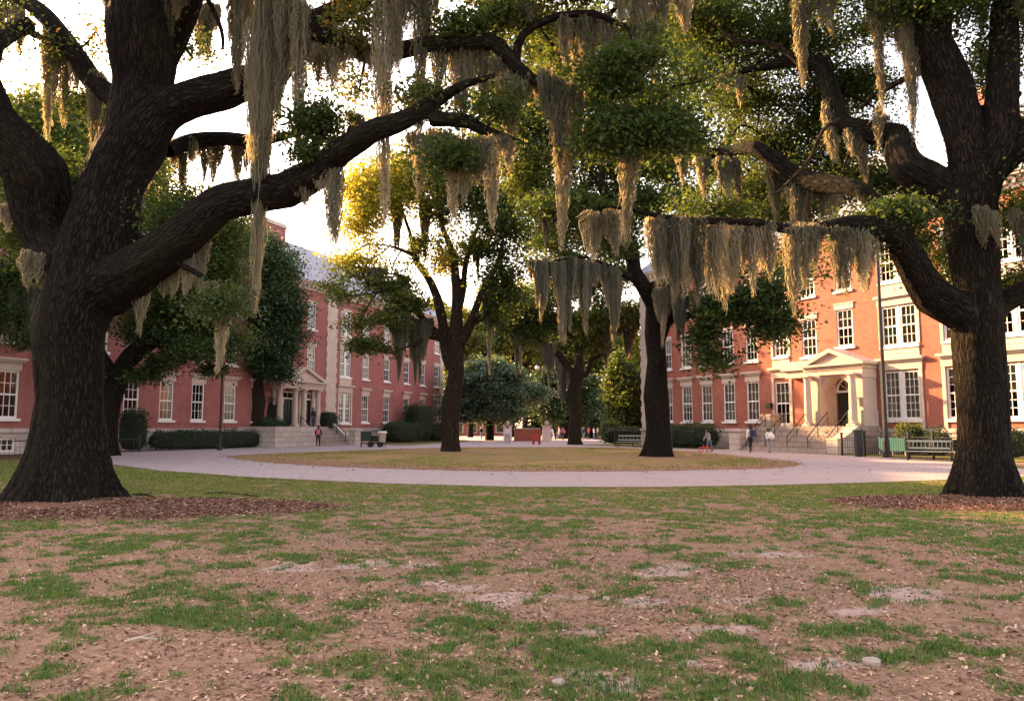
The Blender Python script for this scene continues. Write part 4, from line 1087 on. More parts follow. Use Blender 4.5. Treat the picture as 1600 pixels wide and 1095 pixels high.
def moss_mesh(tassels, seed, wid=.012, fuzz=1.0):
    """tassels: list of (x,y,z,length,radius). Strands run down and draw together to a ragged point; curly hairs stand off them."""
    r = np.random.default_rng(seed); Vs, Fs, Ts, off = [], [], [], 0
    for (x, y, z, L, rad) in tassels:
        ns = max(20, int(84*(rad/.2)**.9)); seg = max(5, int(L/.16)); seg = min(seg, 22)
        t = np.linspace(0, 1, seg+1)
        tipx, tipy = r.normal(0, .3, 2)*rad
        a = r.random(ns)*2*np.pi; rr = rad*np.sqrt(r.random(ns))
        ox, oy = np.cos(a)*rr*1.15, np.sin(a)*rr*.8
        l = L*np.clip(1-.66*r.random(ns)**1.7*(.25+.75*rr/rad), .12, 1)
        top = np.clip(r.normal(0, .05, ns), -.15, .06)
        conv = (1-t[None]**1.7*.90)*(.55+.45*np.minimum(1, t[None]/.22))
        fr = r.normal(0, .030, (ns, seg+1)); fr2 = r.normal(0, .030, (ns, seg+1))
        sw = np.sin(t[None]*(2+3*r.random((ns, 1)))*2+r.random((ns, 1))*6)*.022*min(1, L)
        px = x+ox[:, None]*conv+tipx*t[None]**2+fr+sw; py = y+oy[:, None]*conv+tipy*t[None]**2+fr2
        pz = z+top[:, None]-l[:, None]*t[None]
        w = wid*(.7+.8*r.random((ns, 1)))*(1-t[None]**4*.8)*(.75+.5*r.random((ns, seg+1)))
        ya = r.random((ns, 1))*np.pi+.6*np.sin(t[None]*9+ya0) if False else r.random((ns, 1))*np.pi+t[None]*r.normal(0, 2, (ns, 1))
        dx, dy = np.cos(ya)*w, np.sin(ya)*w
        v = np.stack([np.stack([px-dx, py-dy, pz], -1), np.stack([px+dx, py+dy, pz], -1)], 2).reshape(-1, 3)
        base = off+np.arange(ns)[:, None]*(seg+1)*2+np.arange(seg)[None]*2
        base = base.reshape(-1, 1)
        Fs.append(base+np.array([[0, 1, 3, 2]])); Vs.append(v); off += len(v)
        tone_s = np.clip(.40+r.normal(0, .16)+.16*r.normal(0, .6, (ns, 1))+.12*t[None]*r.random((ns, 1)), 0, 1)
        Ts.append(np.repeat(np.broadcast_to(tone_s, (ns, seg+1)).reshape(-1), 2))
        # curly hairs
        nh = int(ns*seg*1.0*fuzz)
        i, k = r.integers(0, ns, nh), r.integers(0, seg+1, nh)
        hp = np.stack([px[i, k], py[i, k], pz[i, k]], -1); an = r.random(nh)*2*np.pi
        hl = (.05+.13*r.random(nh)**1.5)*(1-.55*k/seg); dz = -.35-.9*r.random(nh)
        d1 = np.stack([np.cos(an)*hl, np.sin(an)*hl*.8, dz*hl], -1)
        sd_ = np.stack([-np.sin(an), np.cos(an), np.full(nh, .5)], -1)*(wid*.85)
        v = np.stack([hp-sd_, hp+sd_, hp+d1], 1).reshape(-1, 3)
        f = off+np.arange(nh)[:, None]*3+np.array([[0, 1, 2]]); Vs.append(v); off += len(v)
        Fs.append(f)
        Ts.append(np.repeat(np.clip(tone_s[i, 0]+r.normal(.05, .12, nh), 0, 1), 3))
    quads = np.vstack([f for f in Fs if f.shape[1] == 4]); tris = np.vstack([f for f in Fs if f.shape[1] == 3])
    return np_mesh('spanish_moss', np.vstack(Vs), [quads, tris], False, {'tone': np.concatenate(Ts)})
_mseed = [100]
def moss(px0, px1, pyt, pyb, Y, label, tips=None, wid=None, tree='left', fuzz=1.0, tops=None, group=None):
    """one hanging clump: photo columns px0..px1, top line pyt, longest tip pyb, at real depth Y"""
    _mseed[0] += 1; r = np.random.default_rng(_mseed[0])
    s = Y/F; W_ = (px1-px0)*s
    top0, top1 = (pyt, pyt) if not isinstance(pyt, tuple) else pyt
    n = max(2, int(round(W_/.19)))
    org = P((px0+px1)/2, (top0+top1)/2, Y)
    mx_ = tips if tips is not None else (.3+.4*r.random(),)
    tas = []
    for i in range(n):
        f = (i+.5)/n+r.normal(0, .16/n)
        px = px0+(px1-px0)*min(.97, max(.03, f)); py = top0+(top1-top0)*f+r.uniform(-.2, 1)*min(9, (pyb-top0)*.07)
        near_tip = max(math.exp(-((f-m)/.33)**2) for m in mx_)
        Lp = (pyb-(top0+top1)/2)*s*(.26+.74*near_tip)*((.90+.16*r.random()) if near_tip > .86 else (.55+.52*r.random()))
        p = P(px, py, Y+r.normal(0, .10)*min(1, W_))
        tas.append((p.x-org.x, p.y-org.y, p.z-org.z+.03, max(.2, Lp*1.06), .11+.09*r.random()+.02*min(4, Lp)))
    o = link('spanish_moss', moss_mesh(tas, _mseed[0], wid or .0045+.00033*Y, fuzz), M['moss'])
    o.location = org
    return tag(o, label, 'moss', group or 'spanish moss hanging from the oaks')
# ================================================================ the big left oak
def limb(L, step=.18, seed=0, amp=1.0): return wobble(catmull(pxl(L), step), amp, seed)
T1 = G(100, 781)
tree1 = empty('oak_tree', (0, 0, 0), 0, 'massive dark oak at left front whose fluted trunk divides into sweeping limbs', 'tree')
def reroot(t, x, y):          # put the Empty at the trunk base while children keep their places
    t.location = (x, y, 0)
    for c in children(t):
        if c.type == 'MESH' and not c.get('_moved'):
            c.location = (c.location.x-x, c.location.y-y, c.location.z)
y1 = T1.y
t1 = [
 limb([(98,800,y1,150),(101,760,y1,132),(104,700,y1,110),(110,620,y1,98),(122,520,y1,100),(132,450,y1,106),(150,390,y1,112),(170,320,y1,106),(190,240,y1,100),(212,150,y1+.1,94),(225,80,y1+.2,100),(222,30,y1+.3,92),(190,-30,y1+.5,74),(160,-120,y1+.8,60),(140,-260,y1+1,40)], seed=1, amp=.5),
 limb([(225,120,y1+.1,60),(262,40,y1,62),(300,-20,y1-.3,52),(340,-90,y1-.6,40),(380,-200,y1-1,26)], seed=2),
 limb([(122,450,y1,66),(94,378,y1-.1,84),(56,306,y1-.3,84),(20,225,y1-.6,78),(-20,130,y1-1,68),(-60,60,y1-1.4,56),(-90,-60,y1-1.8,44),(-130,-200,y1-2.2,28)], seed=3),
 limb([(190,260,y1,60),(235,205,y1-.1,84),(280,165,y1-.3,72),(330,130,y1-.6,64),(390,98,y1-.9,60),(450,62,y1-1.2,54),(510,26,y1-1.4,46),(570,-20,y1-1.6,40),(640,-90,y1-1.8,30),(720,-170,y1-2,16)], seed=4),
 limb([(136,476,y1,76),(198,434,y1-.3,92),(255,396,y1-.7,74),(310,356,y1-1.0,66),(370,314,y1-1.3,62),(430,282,y1-1.6,56),(480,263,y1-1.8,50),(530,240,y1-2,42),(590,226,y1-2.2,38),(645,206,y1-2.4,34),(685,178,y1-2.5,30),(705,150,y1-2.6,22),(730,128,y1-2.7,17),(770,110,y1-2.8,12)], seed=5),
 limb([(672,186,y1-2.5,24),(705,196,y1-2.6,24),(740,215,y1-2.7,18),(790,214,y1-2.8,11),(840,226,y1-2.9,6)], seed=6),
 limb([(470,44,y1-1.3,44),(530,56,y1-1.6,38),(590,66,y1-1.8,36),(660,74,y1-2,34),(730,78,y1-2.2,30),(790,82,y1-2.4,27),(815,104,y1-2.5,25),(850,122,y1-2.6,20),(890,140,y1-2.7,17),(930,158,y1-2.8,14),(960,166,y1-2.9,10),(1000,172,y1-3,7)], seed=7),
]
fuse('trunk', t1, .055, M['bark'], tree1, flare=(T1.x, y1, 1.6, .28), seed=4, burls=[(*P(150, 437, y1-.72), .30, .15), (*P(206, 262, y1-.6), .2, .09), (*P(92, 560, y1-.7), .16, .06), (*P(250, 384, y1-1.1), .18, .07)])
t1b = []
for i, (w, L) in enumerate((
 (1, [(806,98,y1-2.5,18),(816,70,y1-2.6,15),(840,50,y1-2.7,13),(880,38,y1-2.8,12),(930,28,y1-2.9,11),(958,34,y1-3,8),(985,43,y1-3,5)]),
 (1, [(945,32,y1-2.9,9),(962,12,y1-2.9,9),(968,-14,y1-2.9,8),(975,-60,y1-3,5)]),
 (1, [(930,158,y1-2.8,9),(990,172,y1-2.7,7),(1020,160,y1-2.7,5),(1045,148,y1-2.7,3)]),
 (1, [(-25,160,y1-1,30),(10,60,y1+.6,30),(42,20,y1+1.2,30)]),
 (1, [(200,195,y1+.2,30),(148,128,y1+.9,34),(118,90,y1+1.3,31),(80,52,y1+1.7,28),(42,18,y1+2.1,24),(0,0,y1+2.4,18)]),
 (1, [(48,50,y1+1.9,12),(60,60,y1+1.7,12),(75,58,y1+1.7,8)]),
 (1, [(262,236,y1+.6,22),(300,218,y1+1.3,24),(350,216,y1+2,22),(400,222,y1+2.6,18),(450,214,y1+3,12),(500,200,y1+3.2,6)]),
 (1, [(255,396,y1-.7,14),(300,420,y1-1.2,9),(335,442,y1-1.6,7),(352,470,y1-1.8,4)]),
 (1, [(320,-10,y1-.6,8),(345,55,y1-1,6),(348,80,y1-1,4)]),
 (1, [(735,216,y1-2.7,10),(760,240,y1-2.5,6),(790,262,y1-2.4,3)]),
 (1, [(480,262,y1-1.8,16),(500,215,y1-1.6,10),(505,180,y1-1.5,5)]),
 (1, [(560,180,y1-1.3,10),(552,215,y1-1.5,12),(548,236,y1-1.9,14)]))):
    t1b.append(branch('branch', tree1, pxl(L), 'bark', seed=40+i))
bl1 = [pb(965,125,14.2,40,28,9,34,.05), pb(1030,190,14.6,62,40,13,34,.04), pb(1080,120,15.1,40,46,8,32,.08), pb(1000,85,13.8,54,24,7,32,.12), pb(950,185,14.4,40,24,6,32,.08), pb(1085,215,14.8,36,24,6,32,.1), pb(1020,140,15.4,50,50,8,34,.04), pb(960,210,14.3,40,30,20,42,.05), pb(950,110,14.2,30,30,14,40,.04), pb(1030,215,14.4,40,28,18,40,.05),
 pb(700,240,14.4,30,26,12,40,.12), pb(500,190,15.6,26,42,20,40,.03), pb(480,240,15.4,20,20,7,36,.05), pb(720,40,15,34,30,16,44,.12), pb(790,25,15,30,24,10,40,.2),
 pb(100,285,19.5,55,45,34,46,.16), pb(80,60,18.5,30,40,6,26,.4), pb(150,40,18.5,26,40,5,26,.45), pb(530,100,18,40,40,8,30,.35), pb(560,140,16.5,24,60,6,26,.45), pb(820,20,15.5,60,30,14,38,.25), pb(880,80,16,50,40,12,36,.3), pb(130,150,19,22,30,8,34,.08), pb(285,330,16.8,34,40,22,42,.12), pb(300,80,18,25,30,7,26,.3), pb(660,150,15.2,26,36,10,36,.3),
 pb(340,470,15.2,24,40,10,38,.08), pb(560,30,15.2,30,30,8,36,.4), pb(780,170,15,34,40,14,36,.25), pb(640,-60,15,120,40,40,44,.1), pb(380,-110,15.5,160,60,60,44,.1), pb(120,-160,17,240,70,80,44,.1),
 pb(-150,-60,15.5,120,140,60,44,.1), pb(900,-50,14.5,120,36,40,44,.1), pb(1010,50,14.6,26,22,7,34,.15)]  # unseen blobs beyond the frame extend the crown to shade the foreground
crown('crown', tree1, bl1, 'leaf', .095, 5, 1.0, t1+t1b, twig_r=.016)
reroot(tree1, T1.x, y1)

# ================================================================ the right front oak
T2 = G(1540, 776); y2 = T2.y
tree2 = empty('oak_tree', (0, 0, 0), 0, 'tall dark oak at right front with forked trunk and limbs arching to the left', 'tree')
t2 = [
 limb([(1543,795,y2,94),(1540,765,y2,90),(1537,720,y2,86),(1533,650,y2,81),(1530,580,y2,79),(1530,500,y2,80),(1528,430,y2,78),(1522,350,y2,74),(1512,270,y2,62),(1498,200,y2+.1,60),(1478,120,y2+.2,60),(1452,50,y2+.3,60),(1420,-10,y2+.4,56),(1380,-80,y2+.5,44),(1330,-180,y2+.6,30)], seed=11, amp=.4),
 limb([(1520,340,y2,40),(1536,250,y2-.1,52),(1545,170,y2-.2,48),(1560,90,y2-.4,44),(1572,20,y2-.5,44),(1590,-60,y2-.7,36),(1610,-170,y2-.9,22)], seed=12),
 limb([(1500,340,y2,42),(1478,295,y2+.2,48),(1440,250,y2+.5,44),(1400,212,y2+.8,40),(1350,186,y2+1.2,35),(1305,160,y2+1.6,29),(1270,130,y2+2,25),(1230,106,y2+2.4,20),(1195,104,y2+2.8,15),(1155,112,y2+3.1,12),(1125,128,y2+3.4,8),(1106,142,y2+3.6,4)], seed=13),
 limb([(1530,520,y2,50),(1490,470,y2-.3,60),(1455,430,y2-.6,52),(1420,392,y2-.9,44),(1380,366,y2-1.2,34),(1335,354,y2-1.4,24),(1280,352,y2-1.6,19),(1200,352,y2-1.8,17),(1110,348,y2-2,14),(1030,340,y2-2.1,11),(975,328,y2-2.2,8),(935,326,y2-2.3,6),(900,354,y2-2.4,3)], seed=14),
 limb([(1532,420,y2,40),(1560,330,y2-.2,46),(1590,260,y2-.4,44),(1630,180,y2-.7,40),(1680,80,y2-1,30)], seed=15),
 limb([(1540,520,y2,40),(1580,470,y2-.2,40),(1620,440,y2-.4,36),(1680,400,y2-.8,28),(1750,380,y2-1.2,16)], seed=16),
 limb([(1440,420,y2-.6,34),(1385,350,y2+.2,34),(1340,318,y2+.8,32),(1290,290,y2+1.4,30),(1240,268,y2+2,28),(1190,252,y2+2.6,26),(1150,246,y2+3,24),(1118,240,y2+3.3,24),(1098,212,y2+3.6,18),(1084,190,y2+3.8,12),(1076,150,y2+4,6)], seed=17),
]
fuse('trunk', t2, .05, M['bark'], tree2, flare=(T2.x, y2, 1.5, .36), seed=9, burls=[(*P(1536, 163, y2-.5), .24, .12), (*P(1405, 226, y2+.5), .2, .10), (*P(1535, 520, y2-.55), .2, .06)])
t2b = []
for i, L in enumerate((
 [(1262,122,y2+2,11),(1240,90,y2+2.1,10),(1212,68,y2+2.2,9),(1180,62,y2+2.3,7),(1150,64,y2+2.4,6),(1128,52,y2+2.5,4),(1115,38,y2+2.6,3)],
 [(1345,170,y2+1.3,6),(1375,138,y2+1,8),(1410,118,y2+.6,9),(1450,106,y2+.3,10)],
 [(1312,188,y2+1.2,7),(1285,210,y2+.8,6),(1262,255,y2+.6,6),(1240,278,y2+.5,5),(1210,305,y2+.4,3)],
 [(1590,150,y2-.4,14),(1575,132,y2-.2,12),(1560,128,y2,8)],
 [(1125,128,y2+3.4,5),(1110,120,y2+3.5,4),(1090,108,y2+3.6,3)])):
    t2b.append(branch('branch', tree2, pxl(L), 'bark_warm', seed=70+i))
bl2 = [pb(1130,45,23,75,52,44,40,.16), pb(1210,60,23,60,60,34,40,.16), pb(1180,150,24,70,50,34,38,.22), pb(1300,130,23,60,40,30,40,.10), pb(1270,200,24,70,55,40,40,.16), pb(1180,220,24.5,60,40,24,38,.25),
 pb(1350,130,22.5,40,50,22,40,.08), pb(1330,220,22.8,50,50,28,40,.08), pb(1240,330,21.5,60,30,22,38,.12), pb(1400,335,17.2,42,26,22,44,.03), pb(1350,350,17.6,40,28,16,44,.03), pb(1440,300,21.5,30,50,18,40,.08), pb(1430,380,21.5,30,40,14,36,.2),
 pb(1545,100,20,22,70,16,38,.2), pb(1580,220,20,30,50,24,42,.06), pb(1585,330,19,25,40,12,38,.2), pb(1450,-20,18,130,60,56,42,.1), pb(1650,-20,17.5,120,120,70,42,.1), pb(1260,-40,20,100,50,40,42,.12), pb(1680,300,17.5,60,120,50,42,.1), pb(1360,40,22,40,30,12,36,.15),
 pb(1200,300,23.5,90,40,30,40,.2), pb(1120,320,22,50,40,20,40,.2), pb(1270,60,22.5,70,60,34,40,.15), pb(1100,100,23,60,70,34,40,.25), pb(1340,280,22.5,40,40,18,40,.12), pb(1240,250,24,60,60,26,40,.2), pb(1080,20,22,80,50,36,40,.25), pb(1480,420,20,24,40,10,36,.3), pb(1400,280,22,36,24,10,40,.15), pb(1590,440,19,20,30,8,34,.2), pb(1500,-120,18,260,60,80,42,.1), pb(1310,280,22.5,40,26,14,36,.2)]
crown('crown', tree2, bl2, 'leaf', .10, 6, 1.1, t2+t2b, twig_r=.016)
reroot(tree2, T2.x, y2)

# ================================================================ oaks on and beyond the island
def oak(name, label, base, L, Ls, blobs, size, seed, wk=1.0, voxel=.07, mat='leaf', bmat='bark_warm', flare=.10, twig=.03, cat='tree', dens=1.0):
    t = empty(name, (0, 0, 0), 0, label, cat)
    L = [[(q[0], q[1], q[2], q[3]*wk) for q in l_] for l_ in L]
    Cs = [limb(q, .25, seed*10+i, .7) for i, q in enumerate(L)]
    fuse('trunk', Cs, voxel, M[bmat], t, flare=(base.x, base.y, 1.3, flare*2), seed=seed, burls=[(base.x+.15, base.y-.5, 5.2, .3, .16)])
    an = list(Cs)
    for i, q in enumerate(Ls): an.append(branch('branch', t, pxl(q), bmat, .35, seed*20+i, 6))
    for i, (mt, bl, sz) in enumerate(blobs): crown('crown', t, bl, mt, sz, seed+i*100, dens, an, twig_r=twig, tmat=bmat)
    reroot(t, base.x, base.y)
    return t
b = G(1027, 714.5); Y = b.y
oak('oak_tree', 'dark oak at the right end of the round island, mossy fork leaning left', b,
 [[(1027,724,Y,58),(1027,700,Y,47),(1027,650,Y,41),(1028,590,Y,38),(1026,540,Y,40),(1020,500,Y,40),(1005,450,Y-.3,30),(990,410,Y-.6,27),(972,370,Y-1,25),(950,320,Y-1.4,22),(920,260,Y-2,16),(890,200,Y-2.4,10)],
  [(1026,540,Y,30),(1040,490,Y,32),(1052,440,Y+.2,28),(1062,390,Y+.5,26),(1078,330,Y+.8,26),(1098,285,Y+1,22),(1130,230,Y+1.4,16),(1160,160,Y+2,9)],
  [(1006,455,Y-.3,16),(1030,446,Y-1,17),(1062,452,Y-1.5,14),(1100,470,Y-2,10),(1150,480,Y-2.5,6)],
  [(998,440,Y-.4,14),(975,432,Y-.8,12),(950,415,Y-1.4,9),(910,400,Y-2,7),(870,405,Y-2.6,5),(838,420,Y-3,3)],
  [(1048,500,Y,18),(1085,492,Y-.6,14),(1130,478,Y-1.2,10),(1180,470,Y-1.8,6)]],
 [[(1150,480,Y-2.5,5),(1200,470,Y-3,3),(1240,480,Y-3.2,2)], [(950,320,Y-1.4,12),(990,280,Y-1,8),(1010,230,Y-.6,5)]],
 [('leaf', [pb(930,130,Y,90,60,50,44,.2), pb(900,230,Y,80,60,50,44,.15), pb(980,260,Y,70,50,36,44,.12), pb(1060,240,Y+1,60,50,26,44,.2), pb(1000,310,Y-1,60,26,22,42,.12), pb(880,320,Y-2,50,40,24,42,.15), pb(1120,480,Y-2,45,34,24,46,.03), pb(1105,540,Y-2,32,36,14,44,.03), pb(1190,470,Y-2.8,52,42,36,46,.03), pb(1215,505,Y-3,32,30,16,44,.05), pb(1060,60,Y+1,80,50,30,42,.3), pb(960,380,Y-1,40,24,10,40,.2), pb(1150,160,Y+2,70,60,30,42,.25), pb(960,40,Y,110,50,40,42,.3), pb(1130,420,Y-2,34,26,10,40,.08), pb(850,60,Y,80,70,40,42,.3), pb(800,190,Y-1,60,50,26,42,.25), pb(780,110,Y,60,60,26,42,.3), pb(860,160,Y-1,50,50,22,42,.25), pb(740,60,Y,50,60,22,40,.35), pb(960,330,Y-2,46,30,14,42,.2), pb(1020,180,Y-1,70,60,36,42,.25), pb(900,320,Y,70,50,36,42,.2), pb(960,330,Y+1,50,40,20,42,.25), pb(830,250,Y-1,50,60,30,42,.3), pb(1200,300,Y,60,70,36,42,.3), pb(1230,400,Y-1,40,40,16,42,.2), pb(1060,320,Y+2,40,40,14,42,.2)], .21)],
 .21, 3, wk=.86, bmat='bark', twig=.028, dens=.9)
b = G(704, 706.5); Y = b.y
oak('oak_tree', 'golden-lit oak at the left end of the round island with many upright limbs', b,
 [[(703,714,Y,46),(704,695,Y,38),(706,650,Y,33),(710,600,Y,30),(712,565,Y,32),(716,530,Y,28),(718,490,Y,22),(716,450,Y,19),(708,415,Y,16),(700,380,Y,13),(690,330,Y,9),(680,270,Y,6)],
  [(706,575,Y,20),(696,545,Y+.2,20),(690,500,Y+.3,19),(682,465,Y+.4,17),(668,430,Y+.5,14),(654,405,Y+.6,12),(640,370,Y+.7,9),(625,320,Y+.8,6)],
  [(718,540,Y,20),(732,515,Y-.2,19),(744,490,Y-.4,15),(752,460,Y-.6,12),(768,430,Y-.8,9),(790,390,Y-1,6)],
  [(742,502,Y-.3,13),(762,490,Y-.6,12),(778,472,Y-.9,11),(786,452,Y-1.1,8),(800,432,Y-1.4,6)],
  [(718,480,Y,14),(724,440,Y+.3,13),(728,405,Y+.6,11),(742,360,Y+1,7),(752,310,Y+1.2,5)],
  [(694,530,Y+.2,16),(676,515,Y-.2,14),(655,492,Y-.6,12),(630,478,Y-1,10),(618,462,Y-1.3,8),(600,452,Y-1.6,5)],
  [(688,530,Y+.2,10),(665,526,Y-.4,9),(640,540,Y-1,6),(612,552,Y-1.5,3)]],
 [[(654,405,Y+.6,8),(630,392,Y+.4,6),(610,385,Y+.2,4)], [(752,460,Y-.6,7),(775,415,Y-.9,5),(790,360,Y-1,4)]],
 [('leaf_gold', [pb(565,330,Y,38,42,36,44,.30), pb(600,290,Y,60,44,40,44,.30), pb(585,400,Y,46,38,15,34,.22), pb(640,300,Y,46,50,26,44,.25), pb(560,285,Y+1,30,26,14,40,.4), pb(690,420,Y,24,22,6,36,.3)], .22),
  ('leaf_light', [pb(575,440,Y-1,54,34,10,32,.22), pb(565,495,Y-1.3,46,22,9,32,.16), pb(630,475,Y-1,40,24,18,42,.12), pb(575,540,Y-1.5,30,16,12,42,.05), pb(700,330,Y,44,36,20,42,.22), pb(620,440,Y-1,30,20,10,40,.1), pb(655,380,Y,22,18,6,36,.3), pb(735,270,Y,50,44,26,42,.12), pb(640,250,Y,60,40,24,42,.4), pb(700,400,Y+1,50,40,14,40,.3), pb(610,425,Y,50,40,8,32,.2), pb(760,230,Y,50,50,24,42,.2), pb(700,280,Y,50,50,24,42,.3), pb(540,460,Y-1,28,40,9,34,.18), pb(545,400,Y,26,40,7,34,.3), pb(600,500,Y-1.4,50,20,8,34,.12), pb(740,540,Y+2,20,26,6,38,.1)], .22),
  ('leaf', [pb(785,345,Y-1,44,60,46,46,.12), pb(790,430,Y-1.2,30,50,26,46,.12), pb(760,300,Y,40,50,26,44,.12), pb(745,380,Y,26,30,8,40,.2), pb(770,500,Y-1,20,26,7,38,.15)], .22)],
 .22, 4, wk=.82, twig=.03, voxel=.055, dens=.75)
b = G(898, 694.5); Y = b.y
oak('oak_tree', 'slender oak standing alone behind the island, its limbs spreading above a brick wall', b,
 [[(898,700,Y,24),(898,690,Y,20),(899,640,Y,17),(899,600,Y,17),(900,578,Y,17),(903,560,Y,12),(910,545,Y,10),(925,530,Y,8),(948,512,Y,6),(975,497,Y,5),(1006,497,Y,3)],
  [(896,590,Y,13),(886,570,Y,11),(872,553,Y,9),(856,541,Y,8),(835,530,Y,6),(812,514,Y,4),(796,518,Y,3)],
  [(900,580,Y,11),(903,555,Y,9),(898,535,Y,8),(886,522,Y,7),(876,500,Y,5),(866,460,Y,3)],
  [(904,592,Y,8),(918,585,Y,8),(928,566,Y,7),(945,556,Y,5),(965,545,Y,3)],
  [(910,545,Y,6),(915,515,Y,5),(920,470,Y,3)]], [],
 [('leaf', [pb(840,470,Y,60,50,36,44,.22), pb(900,440,Y,70,60,46,44,.22), pb(950,490,Y,40,40,22,42,.2), pb(850,370,Y,50,60,36,44,.28), pb(930,350,Y,60,60,36,44,.3), pb(880,500,Y,60,26,18,42,.15), pb(800,500,Y,36,34,18,40,.25), pb(960,420,Y,40,50,22,40,.3)], .30),
  ('leaf_light', [pb(920,535,Y,30,18,10,40,.2), pb(830,300,Y+2,60,60,36,42,.35), pb(985,480,Y,36,24,16,40,.25), pb(800,495,Y,34,22,14,40,.25), pb(840,520,Y,30,22,10,40,.2)], .3)], .3, 5, twig=.04, voxel=.06)
# dense small tree in front of the left porch
b = G(400, 697.5); Y = b.y
oak('evergreen_tree', 'dense dark green round-headed tree left of the columned porch', b,
 [[(400,703,Y,34),(400,690,Y,27),(401,650,Y,24),(402,610,Y,24),(402,560,Y,20),(400,500,Y,14),(398,430,Y,7)],
  [(402,600,Y,16),(420,560,Y,11),(440,530,Y,7)], [(402,600,Y,14),(380,565,Y,10),(355,540,Y,6)]], [],
 [('leaf_dark', [pb(400,420,Y,48,46,60,50,.14), pb(420,470,Y,48,44,60,50,.12), pb(375,480,Y,46,50,56,50,.12), pb(430,530,Y,36,40,44,50,.10), pb(390,550,Y,50,34,50,50,.08), pb(350,550,Y,34,34,34,50,.08), pb(440,430,Y,24,40,22,48,.2), pb(425,575,Y,30,18,18,46,.08), pb(350,430,Y,34,60,36,48,.18), pb(380,380,Y,60,40,36,48,.25), pb(330,590,Y,22,14,10,40,.1), pb(340,500,Y,40,60,40,48,.12), pb(445,480,Y,26,60,30,48,.15), pb(345,440,Y,40,50,30,48,.18), pb(400,390,Y,66,34,40,48,.25)], .26)], .26, 6, twig=.035, voxel=.08, flare=.1)
# leaning oak behind the left trunk
b = G(166, 712); Y = b.y
oak('oak_tree', 'leaning dark oak half hidden behind the massive left trunk', b,
 [[(160,720,Y,40),(164,700,Y,34),(172,650,Y,30),(178,610,Y,28),(192,575,Y,27),(215,548,Y,25),(245,530,Y,21),(280,515,Y,15),(320,500,Y,9)],
  [(176,620,Y,18),(160,560,Y-.5,18),(130,500,Y-1.5,14),(80,450,Y-3,10),(20,420,Y-6,6)],
  [(230,540,Y,14),(250,490,Y,12),(265,440,Y,9),(275,380,Y,5)]], [],
 [('leaf', [pb(255,470,Y,60,46,50,46,.14), pb(230,400,Y,60,60,50,46,.16), pb(300,520,Y,50,30,36,46,.08), pb(320,460,Y,34,50,30,46,.12), pb(225,520,Y,40,30,26,44,.12), pb(260,560,Y,40,16,14,42,.08), pb(300,380,Y,40,60,34,44,.2), pb(30,430,Y-6,60,40,40,46,.12), pb(0,490,Y-6,60,36,36,46,.08), pb(50,530,Y-6,40,16,12,42,.08), pb(20,350,Y-6,60,50,36,44,.18), pb(335,430,Y-2,36,50,30,46,.2), pb(350,360,Y-2,40,40,26,46,.25), pb(310,400,Y-2,40,50,30,46,.2), pb(240,270,Y-3,40,40,22,44,.28), pb(300,540,Y-2,44,20,18,44,.1), pb(190,300,Y,60,50,30,44,.25), pb(330,575,Y,26,12,8,40,.08), pb(-60,450,Y-6,60,70,40,44,.1), pb(290,330,Y,50,50,34,44,.22), pb(230,330,Y,50,60,36,44,.25), pb(340,400,Y,34,50,26,44,.2), pb(300,450,Y,60,50,40,44,.15), pb(230,580,Y,26,20,10,42,.1), pb(340,530,Y,40,40,26,44,.08)], .17)], .17, 7, bmat='bark', twig=.025, voxel=.07, flare=.2)
# ================================================================ background trees
def round_tree(px, base_py, Y, ctr_py, rx, ry, nblob, mat, label, size, seed, name='broadleaf_tree', trunk_w=14, nc=26, tb=.12, nl=40, group=None):
    r = np.random.default_rng(seed); b = P(px, base_py, Y); b.z = 0
    t = empty(name, (0, 0, 0), 0, label, 'tree', group)
    c = P(px, ctr_py, Y); k = Y/F
    C = [catmull([(b.x, Y, -.3, .6*trunk_w*k), (b.x, Y, 1, .5*trunk_w*k), (b.x+.2, Y, c.z*.6, .4*trunk_w*k), (c.x, Y, c.z, .2*trunk_w*k)], .4)]
    for q in range(4):
        a = q*1.6+seed; C.append(catmull([(b.x+.1, Y, c.z*.42, .28*trunk_w*k), (c.x+math.cos(a)*rx*k*.4, Y+math.sin(a)*rx*k*.4, c.z*.8, .18*trunk_w*k), (c.x+math.cos(a)*rx*k*.75, Y+math.sin(a)*rx*k*.7, c.z+.1, .07*trunk_w*k)], .5))
    V, Fs, Bs, o = [], [], [], 0
    for q in C:
        v, f, bk = tube_np(q, 8); V.append(v); Fs.append(f+o); Bs.append(bk); o += len(v)
    link('trunk', np_mesh('trunk', np.vstack(V), np.vstack(Fs), True, {'bark': np.vstack(Bs)}), M['bark'], t)
    bl = []
    for i in range(nblob):
        u = r.normal(0, 1, 3); u /= np.linalg.norm(u); u *= r.random()**.33*.72
        s = .34+.2*r.random()
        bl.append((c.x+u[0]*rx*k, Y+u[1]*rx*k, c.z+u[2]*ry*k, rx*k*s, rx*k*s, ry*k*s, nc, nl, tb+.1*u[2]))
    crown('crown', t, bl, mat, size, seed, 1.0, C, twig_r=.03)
    reroot(t, b.x, b.y)
    return t
round_tree(765, 690, 98, 610, 74, 52, 20, 'leaf_blue', 'wide blue-green tree with low spreading crown beyond the left hall', .42, 21, trunk_w=13, nc=34)
round_tree(880, 689, 112, 610, 56, 50, 14, 'leaf_dark', 'dark tree behind the slender oak and far lamp post', .45, 22, trunk_w=18, nc=28)
round_tree(985, 694, 88, 612, 34, 70, 14, 'leaf', 'fresh green tree beside the quoined corner of the right hall', .36, 23, trunk_w=9, nc=26, tb=.15)
